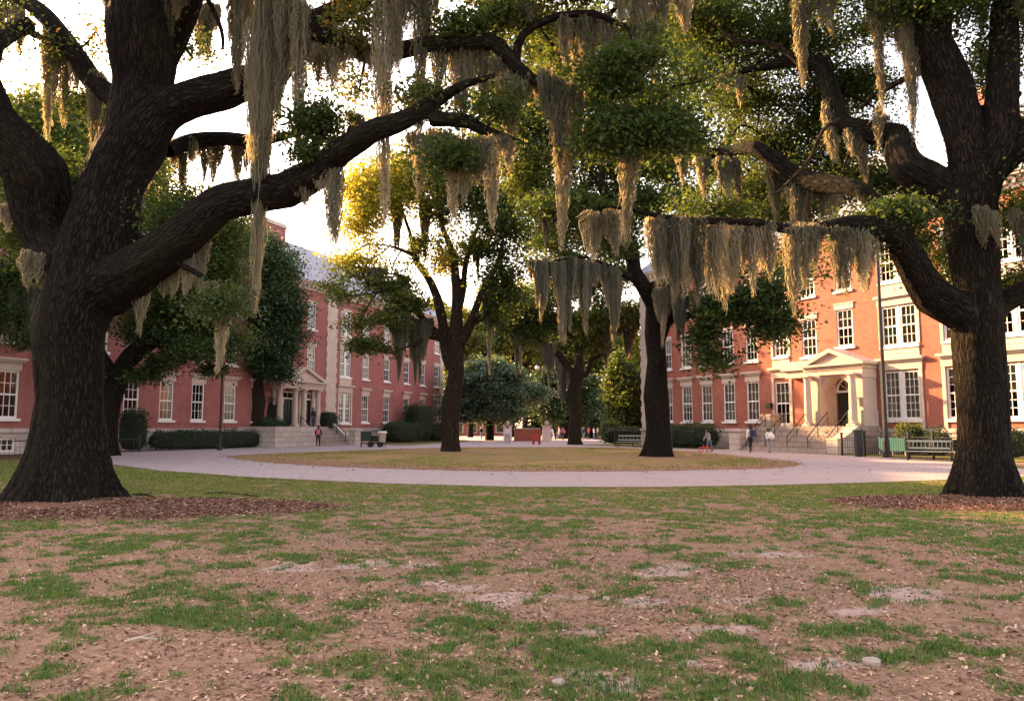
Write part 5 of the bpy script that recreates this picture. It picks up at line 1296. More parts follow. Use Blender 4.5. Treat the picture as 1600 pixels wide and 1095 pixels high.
round_tree(925, 688, 120, 630, 46, 42, 12, 'leaf_blue', 'hazy blue-green tree above the far brick pavilion', .5, 24, trunk_w=10, nc=26, tb=.2)
round_tree(960, 690, 130, 545, 48, 60, 12, 'leaf_gold', 'tall golden tree behind the far brick pavilion', .5, 25, trunk_w=9, nc=20, tb=.1)
round_tree(735, 689, 128, 560, 46, 70, 12, 'leaf_light', 'tall pale green tree behind the blue-green spreading tree', .5, 26, trunk_w=9, nc=22, tb=.25)
round_tree(820, 688, 140, 560, 60, 80, 14, 'leaf_light', 'tall loose tree far behind the low brick wall', .55, 27, trunk_w=9, nc=20, tb=.3)
round_tree(675, 690, 135, 510, 46, 60, 10, 'leaf_gold', 'golden tree showing over the far end of the left hall', .5, 28, trunk_w=9, nc=18, tb=.15)
round_tree(112, 690, 31, 270, 120, 160, 26, 'leaf_light', 'tall pale green tree rising above the left hall behind the massive oak', .17, 29, trunk_w=20, nc=34, tb=.12)
round_tree(1015, 690, 150, 600, 60, 60, 10, 'leaf_blue', 'far blue-green tree closing the vista left of the right hall', .6, 31, trunk_w=9, nc=22, tb=.2)
round_tree(840, 688, 165, 630, 70, 50, 12, 'leaf_dark', 'far dark tree closing the vista behind the low brick wall', .6, 32, trunk_w=9, nc=26, tb=.2)
round_tree(760, 688, 160, 640, 60, 44, 10, 'leaf_dark', 'far dark tree closing the vista at the left', .6, 33, trunk_w=9, nc=26, tb=.2)

round_tree(905, 689, 125, 545, 70, 70, 16, 'leaf_light', 'pale green tree filling the gap behind the slender oak fork', .5, 34, trunk_w=9, nc=24, tb=.2)
round_tree(800, 688, 132, 500, 60, 80, 14, 'leaf_light', 'tall pale tree between the golden oak and the slender oak', .55, 35, trunk_w=9, nc=22, tb=.3)
# ================================================================ spanish moss, one object per hanging clump
K1, K2 = y1, y2
NEAR = 'spanish moss hanging from the two front oaks'
for a in (
 # --- upper left of the massive oak
 (0,38,(0,8),96,K1+2.0,(.25,.7),'broad grey moss clump in the top left corner of the view'),
 (70,106,(30,60),228,K1+1.9,(.15,.75),'twin-tailed moss clump on the thin upper left limb of the massive oak'),
 (140,168,(112,120),252,K1+1.1,(.3,),'grey moss hugging the left edge of the massive trunk below its fork'),
 (0,16,322,392,K1-.2,None,'short moss tuft hanging at the left picture edge below the left limb'),
 (35,66,(385,395),502,K1-.6,(.45,),'moss tail hanging in front of the massive trunk from its left limb'),
 (258,292,(-12,-5),72,K1-.4,(.3,),'moss tuft in the top fork of the massive oak'),
 (296,342,(5,10),112,K1+2.6,(.6,),'sunlit orange moss showing between the trunk fork and the thick upper limb'),
 # --- thick upper limb and its crown
 (352,398,(-20,-10),168,K1-1.0,(.4,),'dense moss curtain crossing the thick upper limb nearest to the massive trunk'),
 (392,442,(20,40),352,K1-1.2,(.25,.7),'moss curtain just left of the longest one, ending at the lower thick limb'),
 (404,478,(-20,-15),520,K1-1.5,(.22,),'longest moss curtain of all, falling past both thick limbs of the massive oak'),
 (436,486,(-20,10),268,K1-1.6,(.5,),'wide dark moss curtain behind the longest moss curtain'),
 (478,540,(66,74),142,K1-1.4,None,'low fringe of dark moss under the thick upper limb'),
 (588,634,(-20,-20),402,K1-2.3,(.3,),'very long moss column crossing the lower limb left of its fork'),
 (632,682,(-20,-15),214,K1-2.2,(.55,),'brownish moss curtain right of the very long moss column'),
 (576,596,(75,78),185,K1-1.7,None,'pale thin moss wisp left of the very long moss column'),
 (680,716,(66,72),172,K1-2.1,(.4,),'short grey moss clump on the level part of the upper limb'),
 (706,760,(64,66),232,K1-2.2,(.3,.75),'thick grey moss clump draped over the middle of the upper limb'),
 (770,812,(84,100),212,K1-2.4,(.6,),'dark moss clump where the upper limb forks'),
 (797,820,(112,118),274,K1-2.5,(.4,),'narrow moss tail just right of the upper limb fork'),
 (848,906,(112,140),398,K1-2.7,(.55,),'great dark moss clump in the middle of the view, tapering to a long tip'),
 (876,952,(30,24),126,K1-2.85,(.3,.75),'wide reddish moss curtain on the upper curving branch'),
 (944,1006,(162,170),382,K1-2.9,(.65,),'long moss clump with sunlit middle near the end of the upper limb'),
 (810,834,(6,6),74,K1-2.6,(.5,),'cone-shaped moss tuft above the upper limb fork'),
 (962,1042,(-20,-20),142,K1-3.0,(.62,),'pointed reddish moss curtain at top centre of the view'),
 (1050,1072,(-15,-15),58,K1-3.0,None,'small grey moss tuft at the top right of centre'),
 (652,670,(150,152),214,K1-2.5,None,'thin moss tail where the lower limb divides'),
 (732,774,(-8,-5),66,K1+1.5,(.5,),'pale moss tuft high behind the upper limb'),
 (516,548,(36,44),168,K1-1.5,(.4,),'slender moss tail on the thick upper limb right of its low fringe'),
 (548,572,(56,60),128,K1-1.6,None,'short moss tuft left of the pale thin moss wisp'),
 (112,136,(84,104),196,K1+1.4,(.5,),'small moss tail at the bend of the thin upper left limb'),
 (820,846,(112,120),196,K1-2.5,(.5,),'short moss tuft between the upper limb fork and the great dark clump'),
 (1006,1030,(170,160),236,K1-2.7,None,'small moss wisp under the dark leaf mass at the end of the upper limb'),
 (1440,1462,(-15,-10),92,K2+.2,None,'short moss tail against the leaning right trunk'),
 # --- lower limb
 (508,536,(255,255),432,K1-2.0,(.5,),'thin dark moss tail hanging free below the lower limb'),
 (455,506,(272,268),322,K1-1.8,None,'short moss fringe on the lower limb beside the longest curtain'),
 (640,682,(212,205),312,K1-2.4,(.55,),'sunlit moss tails under the lower limb before its fork'),
 (688,716,(205,212),352,K1-2.6,(.65,),'pale moss tails behind the leaf spray of the lower limb'),
 (730,772,(214,216),374,K1-2.7,(.3,.8),'bright orange-tipped moss clump at the end of the lower limb'),
 (782,800,(216,220),290,K1-2.75,None,'small moss wisp at the very end of the lower limb'),
 (218,250,(425,405),548,K1-.4,(.35,),'moss tail nearest the trunk under the lower limb'),
 (254,288,(404,380),542,K1-.7,(.45,),'second moss tail from the trunk under the lower limb'),
 (292,324,(384,352),546,K1-1.0,(.55,),'third moss tail from the trunk under the lower limb'),
 (326,358,(430,465),582,K1-1.7,(.7,),'moss on the drooping side branch of the lower limb'),
 (545,570,(180,180),240,K1-1.6,None,'upright tuft of dark moss above the lower limb'),
 # --- small horizontal limb behind
 (218,246,(246,240),382,K1+.6,(.3,),'moss clump beside the trunk under the thick upper limb'),
 (268,304,(222,218),312,K1+1.2,(.5,),'first of three moss clumps on the small level limb behind the trunk'),
 (302,328,(218,216),316,K1+1.6,(.6,),'second of three moss clumps on the small level limb behind the trunk'),
 (330,350,(216,216),304,K1+1.9,(.4,),'third of three moss clumps on the small level limb behind the trunk'),
 (356,400,(216,222),290,K1+2.4,(.4,),'short moss fringe at the far end of the small level limb'),
 # --- right front oak
 (1245,1264,(-20,-18),134,K2+.8,(.3,),'single straight moss tail left of the other tails at top right'),
 (1266,1298,(-20,-18),64,K2+.8,(.3,.75),'pair of short dark moss tails at top right'),
 (1300,1324,(-20,-18),30,K2+.8,None,'small moss wisp at top right of the view'),
 (1352,1388,(-20,-15),188,K2+.4,(.45,),'broad moss curtain left of the leaning right trunk'),
 (1388,1402,(-20,-15),110,K2+.4,None,'slim moss tail between two curtains at the leaning right trunk'),
 (1405,1436,(25,45),218,K2+.1,(.55,),'moss tail hanging beside the leaning right trunk'),
 (1367,1388,(170,178),312,K2+.9,(.4,),'grey moss tail over the upper limb of the right oak'),
 (1320,1348,(192,206),308,K2+1.3,(.6,),'orange-edged moss clump under the upper limb of the right oak'),
 (1286,1308,(150,165),252,K2+1.7,(.4,),'pale moss tail near the bend of the upper limb of the right oak'),
 (1408,1436,(222,246),334,K2+.5,(.5,),'moss clump under the upper limb close to the right trunk'),
 (1126,1160,(118,112),206,K2+3.2,(.7,),'moss clump at the tip of the upper limb of the right oak'),
 (1084,1110,(238,244),314,K2+3.5,(.4,),'moss tuft at the bent elbow of the middle limb of the right oak'),
 (1118,1156,(248,250),320,K2+3.1,(.35,.8),'moss clump right of the elbow of the middle limb'),
 (1040,1082,(212,218),288,K2+4.2,(.6,),'sunlit moss behind the dark leaf mass at centre right'),
 (1196,1230,(262,268),372,K2+2.3,(.5,),'moss on the middle limb above the level limb, furthest left'),
 (1230,1266,(268,278),392,K2+1.9,(.5,),'moss on the middle limb above the level limb, in the middle'),
 (1266,1312,(280,300),372,K2+1.5,(.5,),'moss on the middle limb above the level limb, nearest the trunk'),
 (1012,1062,(338,342),446,K2-2.1,(.15,.5,.85),'golden moss at the left end of the level limb of the right oak'),
 (1048,1100,(344,346),468,K2-2.05,(.15,.5,.85),'golden moss second from the left end of the level limb'),
 (1094,1134,(347,348),458,K2-1.95,(.15,.5,.85),'reddish moss third from the left end of the level limb'),
 (1126,1182,(348,350),472,K2-1.9,(.15,.5,.85),'reddish moss fourth from the left end of the level limb'),
 (1176,1206,(350,350),440,K2-1.8,(.15,.5,.85),'short grey moss left of the bare stretch on the level limb'),
 (1230,1262,(350,351),486,K2-1.7,(.15,.5,.85),'long dark moss right of the bare stretch on the level limb'),
 (1262,1284,(351,352),428,K2-1.6,(.4,),'short dark moss on the level limb of the right oak'),
 (1298,1330,(352,354),462,K2-1.5,(.15,.5,.85),'moss on the level limb in front of an upper window'),
 (1330,1364,(354,360),452,K2-1.35,(.15,.5,.85),'moss on the level limb where it thickens towards the trunk'),
 (912,976,(336,328),404,K2-2.3,(.3,.7),'golden moss on the twig end of the level limb'),
 (1564,1590,(124,130),172,K2-.3,None,'orange sunlit moss on the small branch right of the forked trunk'),
 (1578,1604,(330,340),434,K2-.4,(.5,),'sunlit moss at the right picture edge below the forked trunk'),
 (1518,1542,(-15,-12),64,K2+.9,None,'moss wisp seen through the fork of the right oak'),
 (1588,1606,(-10,-10),86,K2-.6,None,'moss tail in the top right corner of the view'),
 (1528,1556,(320,330),450,K2-.75,(.5,),'moss lying along the front of the right trunk below its fork'),
 ):
    x0_, x1_, yt, yb, Y, tp, lab = a
    moss(x0_, x1_, yt, yb, Y, lab, tp, group=NEAR)
Yc = G(1027, 714.5).y; Yg = G(704, 706.5).y; Ys = G(898, 694.5).y; Yl = G(166, 712).y
MID = 'spanish moss hanging from the oaks around the island'
for a in (
 (828,866,(408,404),500,Yc-2.8,(.5,),'golden moss at the far left of the curtain over the slender oak'),
 (862,900,(404,400),534,Yc-2.3,(.5,),'golden moss with the longest tip in the curtain over the slender oak'),
 (896,934,(400,405),524,Yc-1.9,(.4,),'golden moss in the middle of the curtain over the slender oak'),
 (930,968,(408,420),530,Yc-1.4,(.75,),'brown moss at the right of the curtain over the slender oak'),
 (838,864,(300,302),388,Yc-2,(.5,),'pale moss tail high above the slender oak'),
 (932,952,(232,238),298,Yc-1,None,'sunlit moss wisp above the level limb twig end'),
 (1020,1050,(448,444),540,Yc-.9,(.5,),'grey-green moss on the fork of the dark island oak'),
 (1050,1082,(448,456),545,Yc-1.4,(.3,),'grey-green moss right of the fork of the dark island oak'),
 (1082,1112,(462,470),522,Yc-2.0,(.5,),'moss over the low leafy branch of the dark island oak'),
 (1088,1100,(300,310),350,Yc+1,None,'moss wisp on the upright limb of the dark island oak'),
 (604,640,(478,482),590,Yg-1.1,(.6,),'green-grey moss curtain left part under the golden oak side limb'),
 (636,676,(490,500),606,Yg-.6,(.4,),'green-grey moss curtain right part under the golden oak side limb'),
 (574,604,(418,420),456,Yg-1,(.5,),'small pale moss tuft in the crown of the golden oak'),
 (612,628,(312,316),402,Yg+.4,(.5,),'narrow golden moss tail high in the left of the golden oak crown'),
 (656,672,(312,316),408,Yg+.4,(.5,),'narrow golden moss tail between the upper limbs of the golden oak'),
 (755,776,(428,432),602,Yg-.8,(.5,),'long thin moss tail right of the golden oak fork'),
 (785,802,(440,440),480,Yg-1.2,None,'small moss tuft at the right of the golden oak'),
 (736,752,(376,376),440,Yg+.4,None,'moss wisp between the right limbs of the golden oak'),
 (798,820,(516,522),588,Ys-.5,(.5,),'moss at the left tip of the slender oak'),
 (846,868,(536,540),606,Ys-.3,(.5,),'moss over the far lamp post on the slender oak'),
 (868,890,(560,566),640,Ys,(.5,),'orange moss beside the trunk of the slender oak'),
 (930,962,(512,508),572,Ys-.2,(.5,),'moss on the right limb of the slender oak'),
 (964,1004,(500,496),556,Ys-.2,(.4,),'moss at the right tip of the slender oak'),
 (0,36,(440,444),540,Yl-6.5,(.5,),'dark moss at the left picture edge before the left hall'),
 (38,70,(442,446),536,Yl-6.5,(.5,),'dark moss between picture edge and massive trunk'),
 (250,275,(490,490),555,Yl-.2,None,'dark moss in the crown of the leaning oak'),
 (282,305,(500,500),560,Yl-.2,None,'dark moss at the right of the leaning oak crown'),
 ):
    x0_, x1_, yt, yb, Y, tp, lab = a
    moss(x0_, x1_, yt, yb, Y, lab, tp, wid=.003+.00042*Y, fuzz=.45, group=MID)
# ================================================================ plants, furniture, people
def leaf_shell(name, parent, ctr, half, n, mat, size, seed, lumps=.46):
    """clipped bush: leaves in a lumpy shell round a dark twig core"""
    r = np.random.default_rng(seed)
    u = r.uniform(-1, 1, (n, 3)); ax = r.integers(0, 3, n); sg = np.where(r.random(n) < .5, -1, 1)
    sg = np.where(ax == 2, 1, sg); u[np.arange(n), ax] = sg
    u[:, 2] = np.where(ax == 2, 1, u[:, 2])
    p = u*np.array(half)
    k = 1.0/np.maximum(1, (np.abs(u[:, 0])**3+np.abs(u[:, 1])**3+np.abs(u[:, 2])**3)**(1/3))
    p *= k[:, None]**.9
    lp = fbm(p[:, 0]*1.3+seed, p[:, 1]*1.3+p[:, 2]*1.7, 3, seed)-.5
    p *= 1+lumps*lp[:, None]*2*min(1, .8/min(half))
    p += r.normal(0, .09, (n, 3))*np.where(r.random(n) < .08, 2.6, 1)[:, None]; p += np.array(ctr)
    v, f, tn = leaves_mesh(p, size, r, .3, np.clip(.05+.5*r.random(n)+.5*lp, 0, 1))
    o = link(name, np_mesh(name, v, f, False, {'tone': tn}), M[mat], parent)
    return o
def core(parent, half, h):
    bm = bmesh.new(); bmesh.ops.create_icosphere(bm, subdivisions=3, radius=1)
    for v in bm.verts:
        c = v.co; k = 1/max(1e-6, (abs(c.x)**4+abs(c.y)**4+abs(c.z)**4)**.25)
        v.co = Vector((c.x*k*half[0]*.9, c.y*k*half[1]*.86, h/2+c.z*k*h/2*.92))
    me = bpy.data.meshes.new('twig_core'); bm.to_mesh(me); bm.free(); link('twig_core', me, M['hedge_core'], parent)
def bush(name, label, x, y, w, d, h, mat='leaf_dark', rz=0, seed=0, group=None, size=.12, dens=1.0):
    t = empty(name, (x, y, 0), rz, label, 'hedge' if name == 'hedge' else 'bush', group)
    leaf_shell('foliage', t, (0, 0, h/2), (w/2, d/2, h/2), int(dens*(w*h+d*h+w*d)*150), mat, size, seed)
    core(t, (w/2, d/2), h)
    return t
def on_hall(O, dvec, s, out):       # point at distance s along a facade, 'out' metres in front of it
    n = Vector((dvec.y, -dvec.x, 0))
    return O + dvec*s + n*out
def along(O, d, rz, p0, p1, fx, out, dep, h, name, label, mat, seed, **k):
    a, b = fx(p0), fx(p1); c = on_hall(O, d, (a+b)/2, out)
    return bush(name, label, c.x, c.y, b-a, dep, h, mat, rz, seed, **k)
HG = 'clipped hedges along the halls'
along(OL, dl, rzl, 196, 392, xl, 1.9, 1.5, 1.35, 'hedge', 'long low clipped hedge under the ground floor windows of the left hall', 'leaf_dark', 1, group=HG)
along(OL, dl, rzl, 172, 196, xl, 1.6, 2.0, 2.7, 'bush', 'tall rounded shrub behind the massive left trunk', 'leaf_dark', 2)
along(OL, dl, rzl, 574, 618, xl, 2.4, 2.4, 2.1, 'bush', 'broad shrub right of the left porch steps', 'leaf_dark', 3)
along(OL, dl, rzl, 616, 646, xl, 2.0, 2.4, 4.2, 'bush', 'tall conical shrub between two windows of the left hall', 'leaf_dark', 4)
along(OL, dl, rzl, 646, 692, xl, 2.0, 2.0, 2.0, 'hedge', 'clipped hedge at the far end of the left hall', 'leaf_dark', 5, group=HG)
c = P(422, 690, 66.5); bush('bush', 'low dark shrub left of the left porch beside the tree trunk', c.x, c.y, 3.2, 2.6, 2.3, 'leaf_dark', rzl, 6)
c = P(420, 690, 68.3); bush('bush', 'small loose bush standing before the columned porch', c.x, c.y, 2.2, 1.8, 4.2, 'leaf_dark', rzl, 7, dens=.7)
c = P(512, 690, 73.2); t = bush('bush', 'clipped round bush on the landing wall right of the porch columns', c.x, c.y, 2.0, 1.6, 3.2, 'leaf', rzl, 8)
along(OR, dr, rzr, 1050, 1150, xr, 2.0, 1.9, 1.75, 'hedge', 'long dark clipped hedge under the windows of the right hall', 'leaf_dark', 9, group=HG)
along(OR, dr, rzr, 1424, 1462, xr, 1.5, 1.2, 1.75, 'bush', 'sunlit yellow-green bush behind the right bench', 'leaf_light', 10)
along(OR, dr, rzr, 1458, 1500, xr, 1.3, 1.2, 1.4, 'bush', 'dark bush between the right bench and the right trunk', 'leaf_dark', 11)
along(OR, dr, rzr, 1572, 1625, xr, 1.8, 1.6, 1.5, 'hedge', 'dark hedge right of the right front trunk', 'leaf_dark', 12, group=HG)
g = P(1000, 690, 74); bush('hedge', 'low dark hedge behind the black fence by the far corner of the right hall', g.x-1.2, 76, 4.4, 1.6, 1.5, 'leaf_dark', 0, 13, group=HG)
g = P(955, 690, 84); bush('bush', 'round bush at the left end of the low hedge by the far path', g.x, 84, 2.4, 2, 2.2, 'leaf_light', 0, 14)
# grass verges in front of the halls (turf sheets)
def strip(name, pts, z=.014):
    return sheet(name, pts, z, M['verge'], .05)
t = NT('mown_green_verge'); v = t.coord(); n1, n2 = t.noise(v, .6, 4), t.noise(v, 9, 5, .7)
c_ = t.mix(n2, (.055, .085, .02), (.13, .15, .04)); c_ = t.mix(t.ramp(n1, [(.4, 0), (.7, .8)]), c_, (.21, .15, .06)); M['verge'] = t.done(t.bsdf(c_, .95, t.bump(n2, .8, .04), spec=.1))
a = [on_hall(OL, dl, s, o) for s, o in ((lx0-6, .1), (xl(430), .1), (xl(430), 6.0), (xl(392), 6.3), (lx0-6, 8))]; strip('lawn_verge', a, .006)
a = [on_hall(OL, dl, s, o) for s, o in ((xl(560), .1), (lx1+6, .1), (lx1+6, 4.6), (xl(560), 6.6))]; strip('lawn_verge', a, .006)
a = [on_hall(OR, dr, s, o) for s, o in ((-6, .1), (xr(1150), .1), (xr(1150), 4.0), (-6, 4.4))]; strip('lawn_verge', a, .016)
a = [on_hall(OR, dr, s, o) for s, o in ((xr(1335), .1), (rx1+3, .1), (rx1+3, 6.2), (xr(1490), 5.6), (xr(1335), 3.8))]; strip('lawn_verge', a, .016)
# ---------------- lamp posts
def lamp_post(label, x, y, h, kind, tilt=0.0, rad=.075):
    t = empty('lamp_post', (x, y, 0), 0, label, 'lamp post', 'lamp posts round the lawn'); t.rotation_euler.y = tilt
    m = MB().lathe([(rad*2.3, 0), (rad*2.3, .25), (rad*1.7, .32), (rad*1.5, .9), (rad*1.1, 1.0), (rad, 1.2), (rad*.8, h-.3), (rad*1.3, h-.25), (rad*.9, h-.15), (rad*.9, h)], 0, 0, 12); m.build('pole', M['iron'], t)
    if kind == 'top':
        m = MB().lathe([(.10, h+.002), (.17, h+.06), (.20, h+.1)], 0, 0, 12); m.build('collar', M['iron'], t)
        l = MB().lathe([(.16, h+.102), (.24, h+.32), (.26, h+.55)], 0, 0, 12).build('lantern', M['lamp_glass'], t)
        MB().lathe([(.30, h+.552), (.26, h+.64), (.10, h+.78), (.03, h+.95)], 0, 0, 12).build('cap', M['iron'], l)
    else:
        MB().tube([(0, 0, h-.1), (-.35, 0, h+.1), (-.7, 0, h)], .035, 6).build('arm', M['iron'], t)
        l = MB().lathe([(.05, h-.62), (.2, h-.5), (.27, h-.3), (.2, h-.1), (.09, h-.02)], -.7, 0, 12).build('lantern', M['lamp_glass'], t)
        MB().lathe([(.24, h-.08), (.1, h+.08), (.03, h+.14)], -.7, 0, 12).build('cap', M['iron'], l)
    return t
g = G(1386, 714); lamp_post('tall black lamp post before the right hall with pale lantern on top', g.x, g.y, 11.6, 'top', R(-.0), .11)
g = P(343, 700, 55); lamp_post('slim black lamp post standing before the left hall hedge', g.x, g.y, 8.2, 'top', 0, .08)
g = G(851, 689.5); lamp_post('far lamp post with hanging white lantern beside the low brick wall', g.x, 94, 9.2, 'arm', 0, .09)
g = G(244, 703); t = empty('bollard', (g.x, g.y, 0), 0, 'thin black bollard at the left edge of the paved path', 'bollard'); m = MB().lathe([(.07, 0), (.07, .1), (.045, .14), (.04, 1.35)], 0, 0, 10); m.build('post', M['iron'], t); m = MB(); ball(m, (0, 0, 1.42), .075); m.build('cap', M['iron'], t)
# ---------------- fences
def fence(label, pts, h, gap=.14, posts=True, mat='iron'):
    o0 = pts[0]; t = empty('iron_fence', (o0.x, o0.y, 0), 0, label, 'fence')
    rl, pk = MB(), MB()
    for a, b in zip(pts[:-1], pts[1:]):
        L = (b-a).length; d = (b-a)/L
        for z in (.12, h-.15): rl.tube([(a.x-o0.x, a.y-o0.y, z), (b.x-o0.x, b.y-o0.y, z)], .022, 5)
        n = int(L/gap)
        for i in range(n):
            p = a+d*(L*(i+.5)/n)-o0; pk.tube([(p.x, p.y, .02), (p.x, p.y, h)], .012, 4)
    rl.build('rails', M[mat], t); pk.build('pickets', M[mat], t)
    for p in pts:
        q = p-o0; MB().box(q.x-.05, q.y-.05, 0, q.x+.05, q.y+.05, h+.12).box(q.x-.065, q.y-.065, h+.121, q.x+.065, q.y+.065, h+.17).build('post', M[mat], t)
    return t
pA, pB = G(1352, 713.5), G(1500, 720)
pts_f = [pA.lerp(pB, i/4) for i in range(5)]
fence('black iron railing between the right hall steps and the right trunk', pts_f, 1.25)
d_ = (pB-pA).normalized()
t = empty('gate_post', (pA.x-.35, pA.y, 0), 0, 'stout black gate post at the left end of the right railing', 'gate post'); MB().box(-.17, -.17, 0, .17, .17, 1.4).build('shaft', M['iron'], t); MB().box(-.21, -.21, 1.402, .21, .21, 1.48).build('cap', M['iron'], t)
fence('black iron railing running from the cheek wall to the gate post', [G(1316, 711.5), G(1345, 712.5)], 1.15)
fence('black iron fence under the first windows of the left hall', [on_hall(OL, dl, lx0, 3.4), on_hall(OL, dl, xl(13)+1.2, 3.2), on_hall(OL, dl, xl(13)+4.5, 3.0), on_hall(OL, dl, xl(13)+7, 3.0)], 1.0, .3)
pC, pD = G(961, 697), G(1050, 700.5); fence('black iron fence behind the trunk of the dark island oak', [pC.lerp(pD, i/3) for i in range(4)], 1.5, .16)
pE = on_hall(OR, dr, xr(1412), 2.6); pF = on_hall(OR, dr, xr(1452), 2.6)
t = empty('windbreak_screen', (pE.x, pE.y, 0), rzr, 'teal cloth screen behind the right railing', 'screen'); L = (pF-pE).length
MB().box(0, -.02, .25, L, .02, 1.0).build('cloth', M['teal'], t)
for i in range(3): MB().tube([(L*i/2, .04, 0), (L*i/2, .04, 1.05)], .025, 6).build('pole', M['white'], t)
# ---------------- benches
def bench(label, x, y, rz, w=1.8, wood='bench_wood', slat='slats'):
    t = empty('park_bench', (x, y, 0), rz, label, 'bench', 'park benches')
    m = MB()
    for i in range(4): m.box(-w/2, -.40+i*.115, .43, w/2, -.31+i*.115, .465)
    m.build('seat', M[wood], t)
    m = MB()
    m.add([], [])
    for z in (.56, .90): m.box(-w/2, .105+(z-.45)*.25, z, w/2, .135+(z-.45)*.25, z+.09)
    n = 11
    for i in range(n):
        x_ = -w/2+.1+(w-.2)*i/(n-1); m.tube([(x_, .14, .62), (x_, .215, .92)], .014, 4)
    m.build('backrest', M[wood], t)
    for s in (-1, 1):
        a = MB(); xx = s*(w/2-.06)
        a.tube([(xx, -.36, 0), (xx, -.33, .42), (xx, .08, .42), (xx, .26, 1.0)], .03, 6).tube([(xx, .12, .42), (xx, .2, 0)], .03, 6).tube([(xx, -.36, .42), (xx, -.36, .66), (xx, .1, .68)], .026, 6)
        a.build('leg', M['iron'], t)
    return t
g = G(1453, 719.5); bench('grey-green slatted bench before the right railing', g.x, g.y, rzr+.5, 2.0)
g = P(992, 692, 64); bench('bench half hidden behind the dark island oak trunk', g.x, 63, -.4, 3.2)
# ---------------- litter bins by the left steps
g = G(572, 697.5); Yb = 63.5; gx1 = P(572, 690, Yb).x
t = empty('litter_bin', (gx1, Yb, 0), .1, 'dark green box bin on thin legs before the left hall steps', 'bin')
m = MB().box(-.42, -.3, .52, .42, .3, 1.18); m.build('body', M['bin_dark'], t, bevel=.03)
MB().box(-.47, -.35, 1.182, .47, .35, 1.27).build('lid', M['bin_dark'], t)
for sx_ in (-1, 1):
    for sy_ in (-1, 1): MB().tube([(sx_*.34, sy_*.22, .52), (sx_*.40, sy_*.27, 0)], .025, 6).build('leg', M['iron'], t)
gx2 = P(597, 690, Yb).x
t = empty('litter_bin', (gx2, Yb, 0), -.1, 'pale slatted bin with cream lid beside the dark box bin', 'bin')
MB().lathe([(.26, .42), (.32, 1.15)], 0, 0, 14).build('body', M['bin_pale'], t); MB().lathe([(.40, 1.152), (.40, 1.24), (.3, 1.32)], 0, 0, 14).build('lid', M['white_wall'], t)
MB().lathe([(.30, .36), (.30, .418)], 0, 0, 14).build('base', M['iron'], t)
for k in range(3): MB().tube([(.22*math.cos(k*2.1), .22*math.sin(k*2.1), .36), (.3*math.cos(k*2.1), .3*math.sin(k*2.1), 0)], .025, 6).build('leg', M['iron'], t)
gm_ = P(585, 690, Yb).x
t = empty('handcart', (gm_, Yb+.5, 0), 0, 'low cart tray with pale board between the two bins', 'cart')
MB().box(-.55, -.25, .95, .55, .25, 1.05).build('board', M['bin_pale'], t); MB().box(-.5, -.22, .5, .5, .22, .949).build('tray', M['bin_dark'], t)
for k in (-1, 1):
    MB().tube([(k*.4, -.26, .22), (k*.4, .26, .22)], .02, 6).build('axle', M['iron'], t)
    m = MB()
    for s in (-.28, .28): m.tube([(k*.4, s-.03, .22), (k*.4, s+.03, .22)], .22, 14)
    m.build('wheel', M['iron'], t); MB().box(k*.4-.03, -.03, .22, k*.4+.03, .03, .5).build('strut', M['iron'], t)
# ---------------- red plaza chair
g = P(838, 694, 74)
t = empty('red_chair', (g.x, 74, 0), .3, 'small red chair on the plaza before the low brick wall', 'chair')
MB().box(-.36, -.26, .46, .36, .26, .54).build('seat', M['red_paint'], t); MB().box(-.36, .18, .542, .36, .26, 1.0).build('backrest', M['red_paint'], t)
for sx_ in (-1, 1):
    for sy_ in (-1, 1): MB().box(sx_*.3-.05, sy_*.2-.05, 0, sx_*.3+.05, sy_*.2+.05, .458).build('leg', M['red_paint'], t)
# ---------------- things on the dry foreground
for (px, py, L, w, lab) in ((948, 936, .035, .018, 'small white flat stone on the bare dirt near centre'), (430, 888, .075, .03, 'pale flat stone on the dirt left of centre'), (873, 1070, .04, .02, 'small pale stone near the bottom edge'), (1363, 1038, .06, .028, 'flat grey stone among the grass at lower right')):
    g = G(px, py); r = np.random.default_rng(int(px)); m = MB()
    prof = []; vs = []; n = 11
    for lv, (sc, z) in enumerate(((1.0, -.02), (1.0, .008), (.72, .02))):
        for k in range(n):
            a = 2*math.pi*k/n; q = sc*(1+.16*math.sin(3*a+px)+.1*math.cos(5*a)); vs.append((L*q*math.cos(a), w*2*q*math.sin(a), z))
    fs = [(lv*n+k, lv*n+(k+1) % n, lv*n+n+(k+1) % n, lv*n+n+k) for lv in (0, 1) for k in range(n)]+[tuple(2*n+k for k in range(n))]
    o = m.add(vs, fs).build('flat_stone', M['stone_pale'], smooth=False); o.location = (g.x, g.y, float(ground_z(np.array([g.x]), np.array([g.y]))[0])+.012)
    tag(o, lab, 'stone', 'pale stones on the dirt')
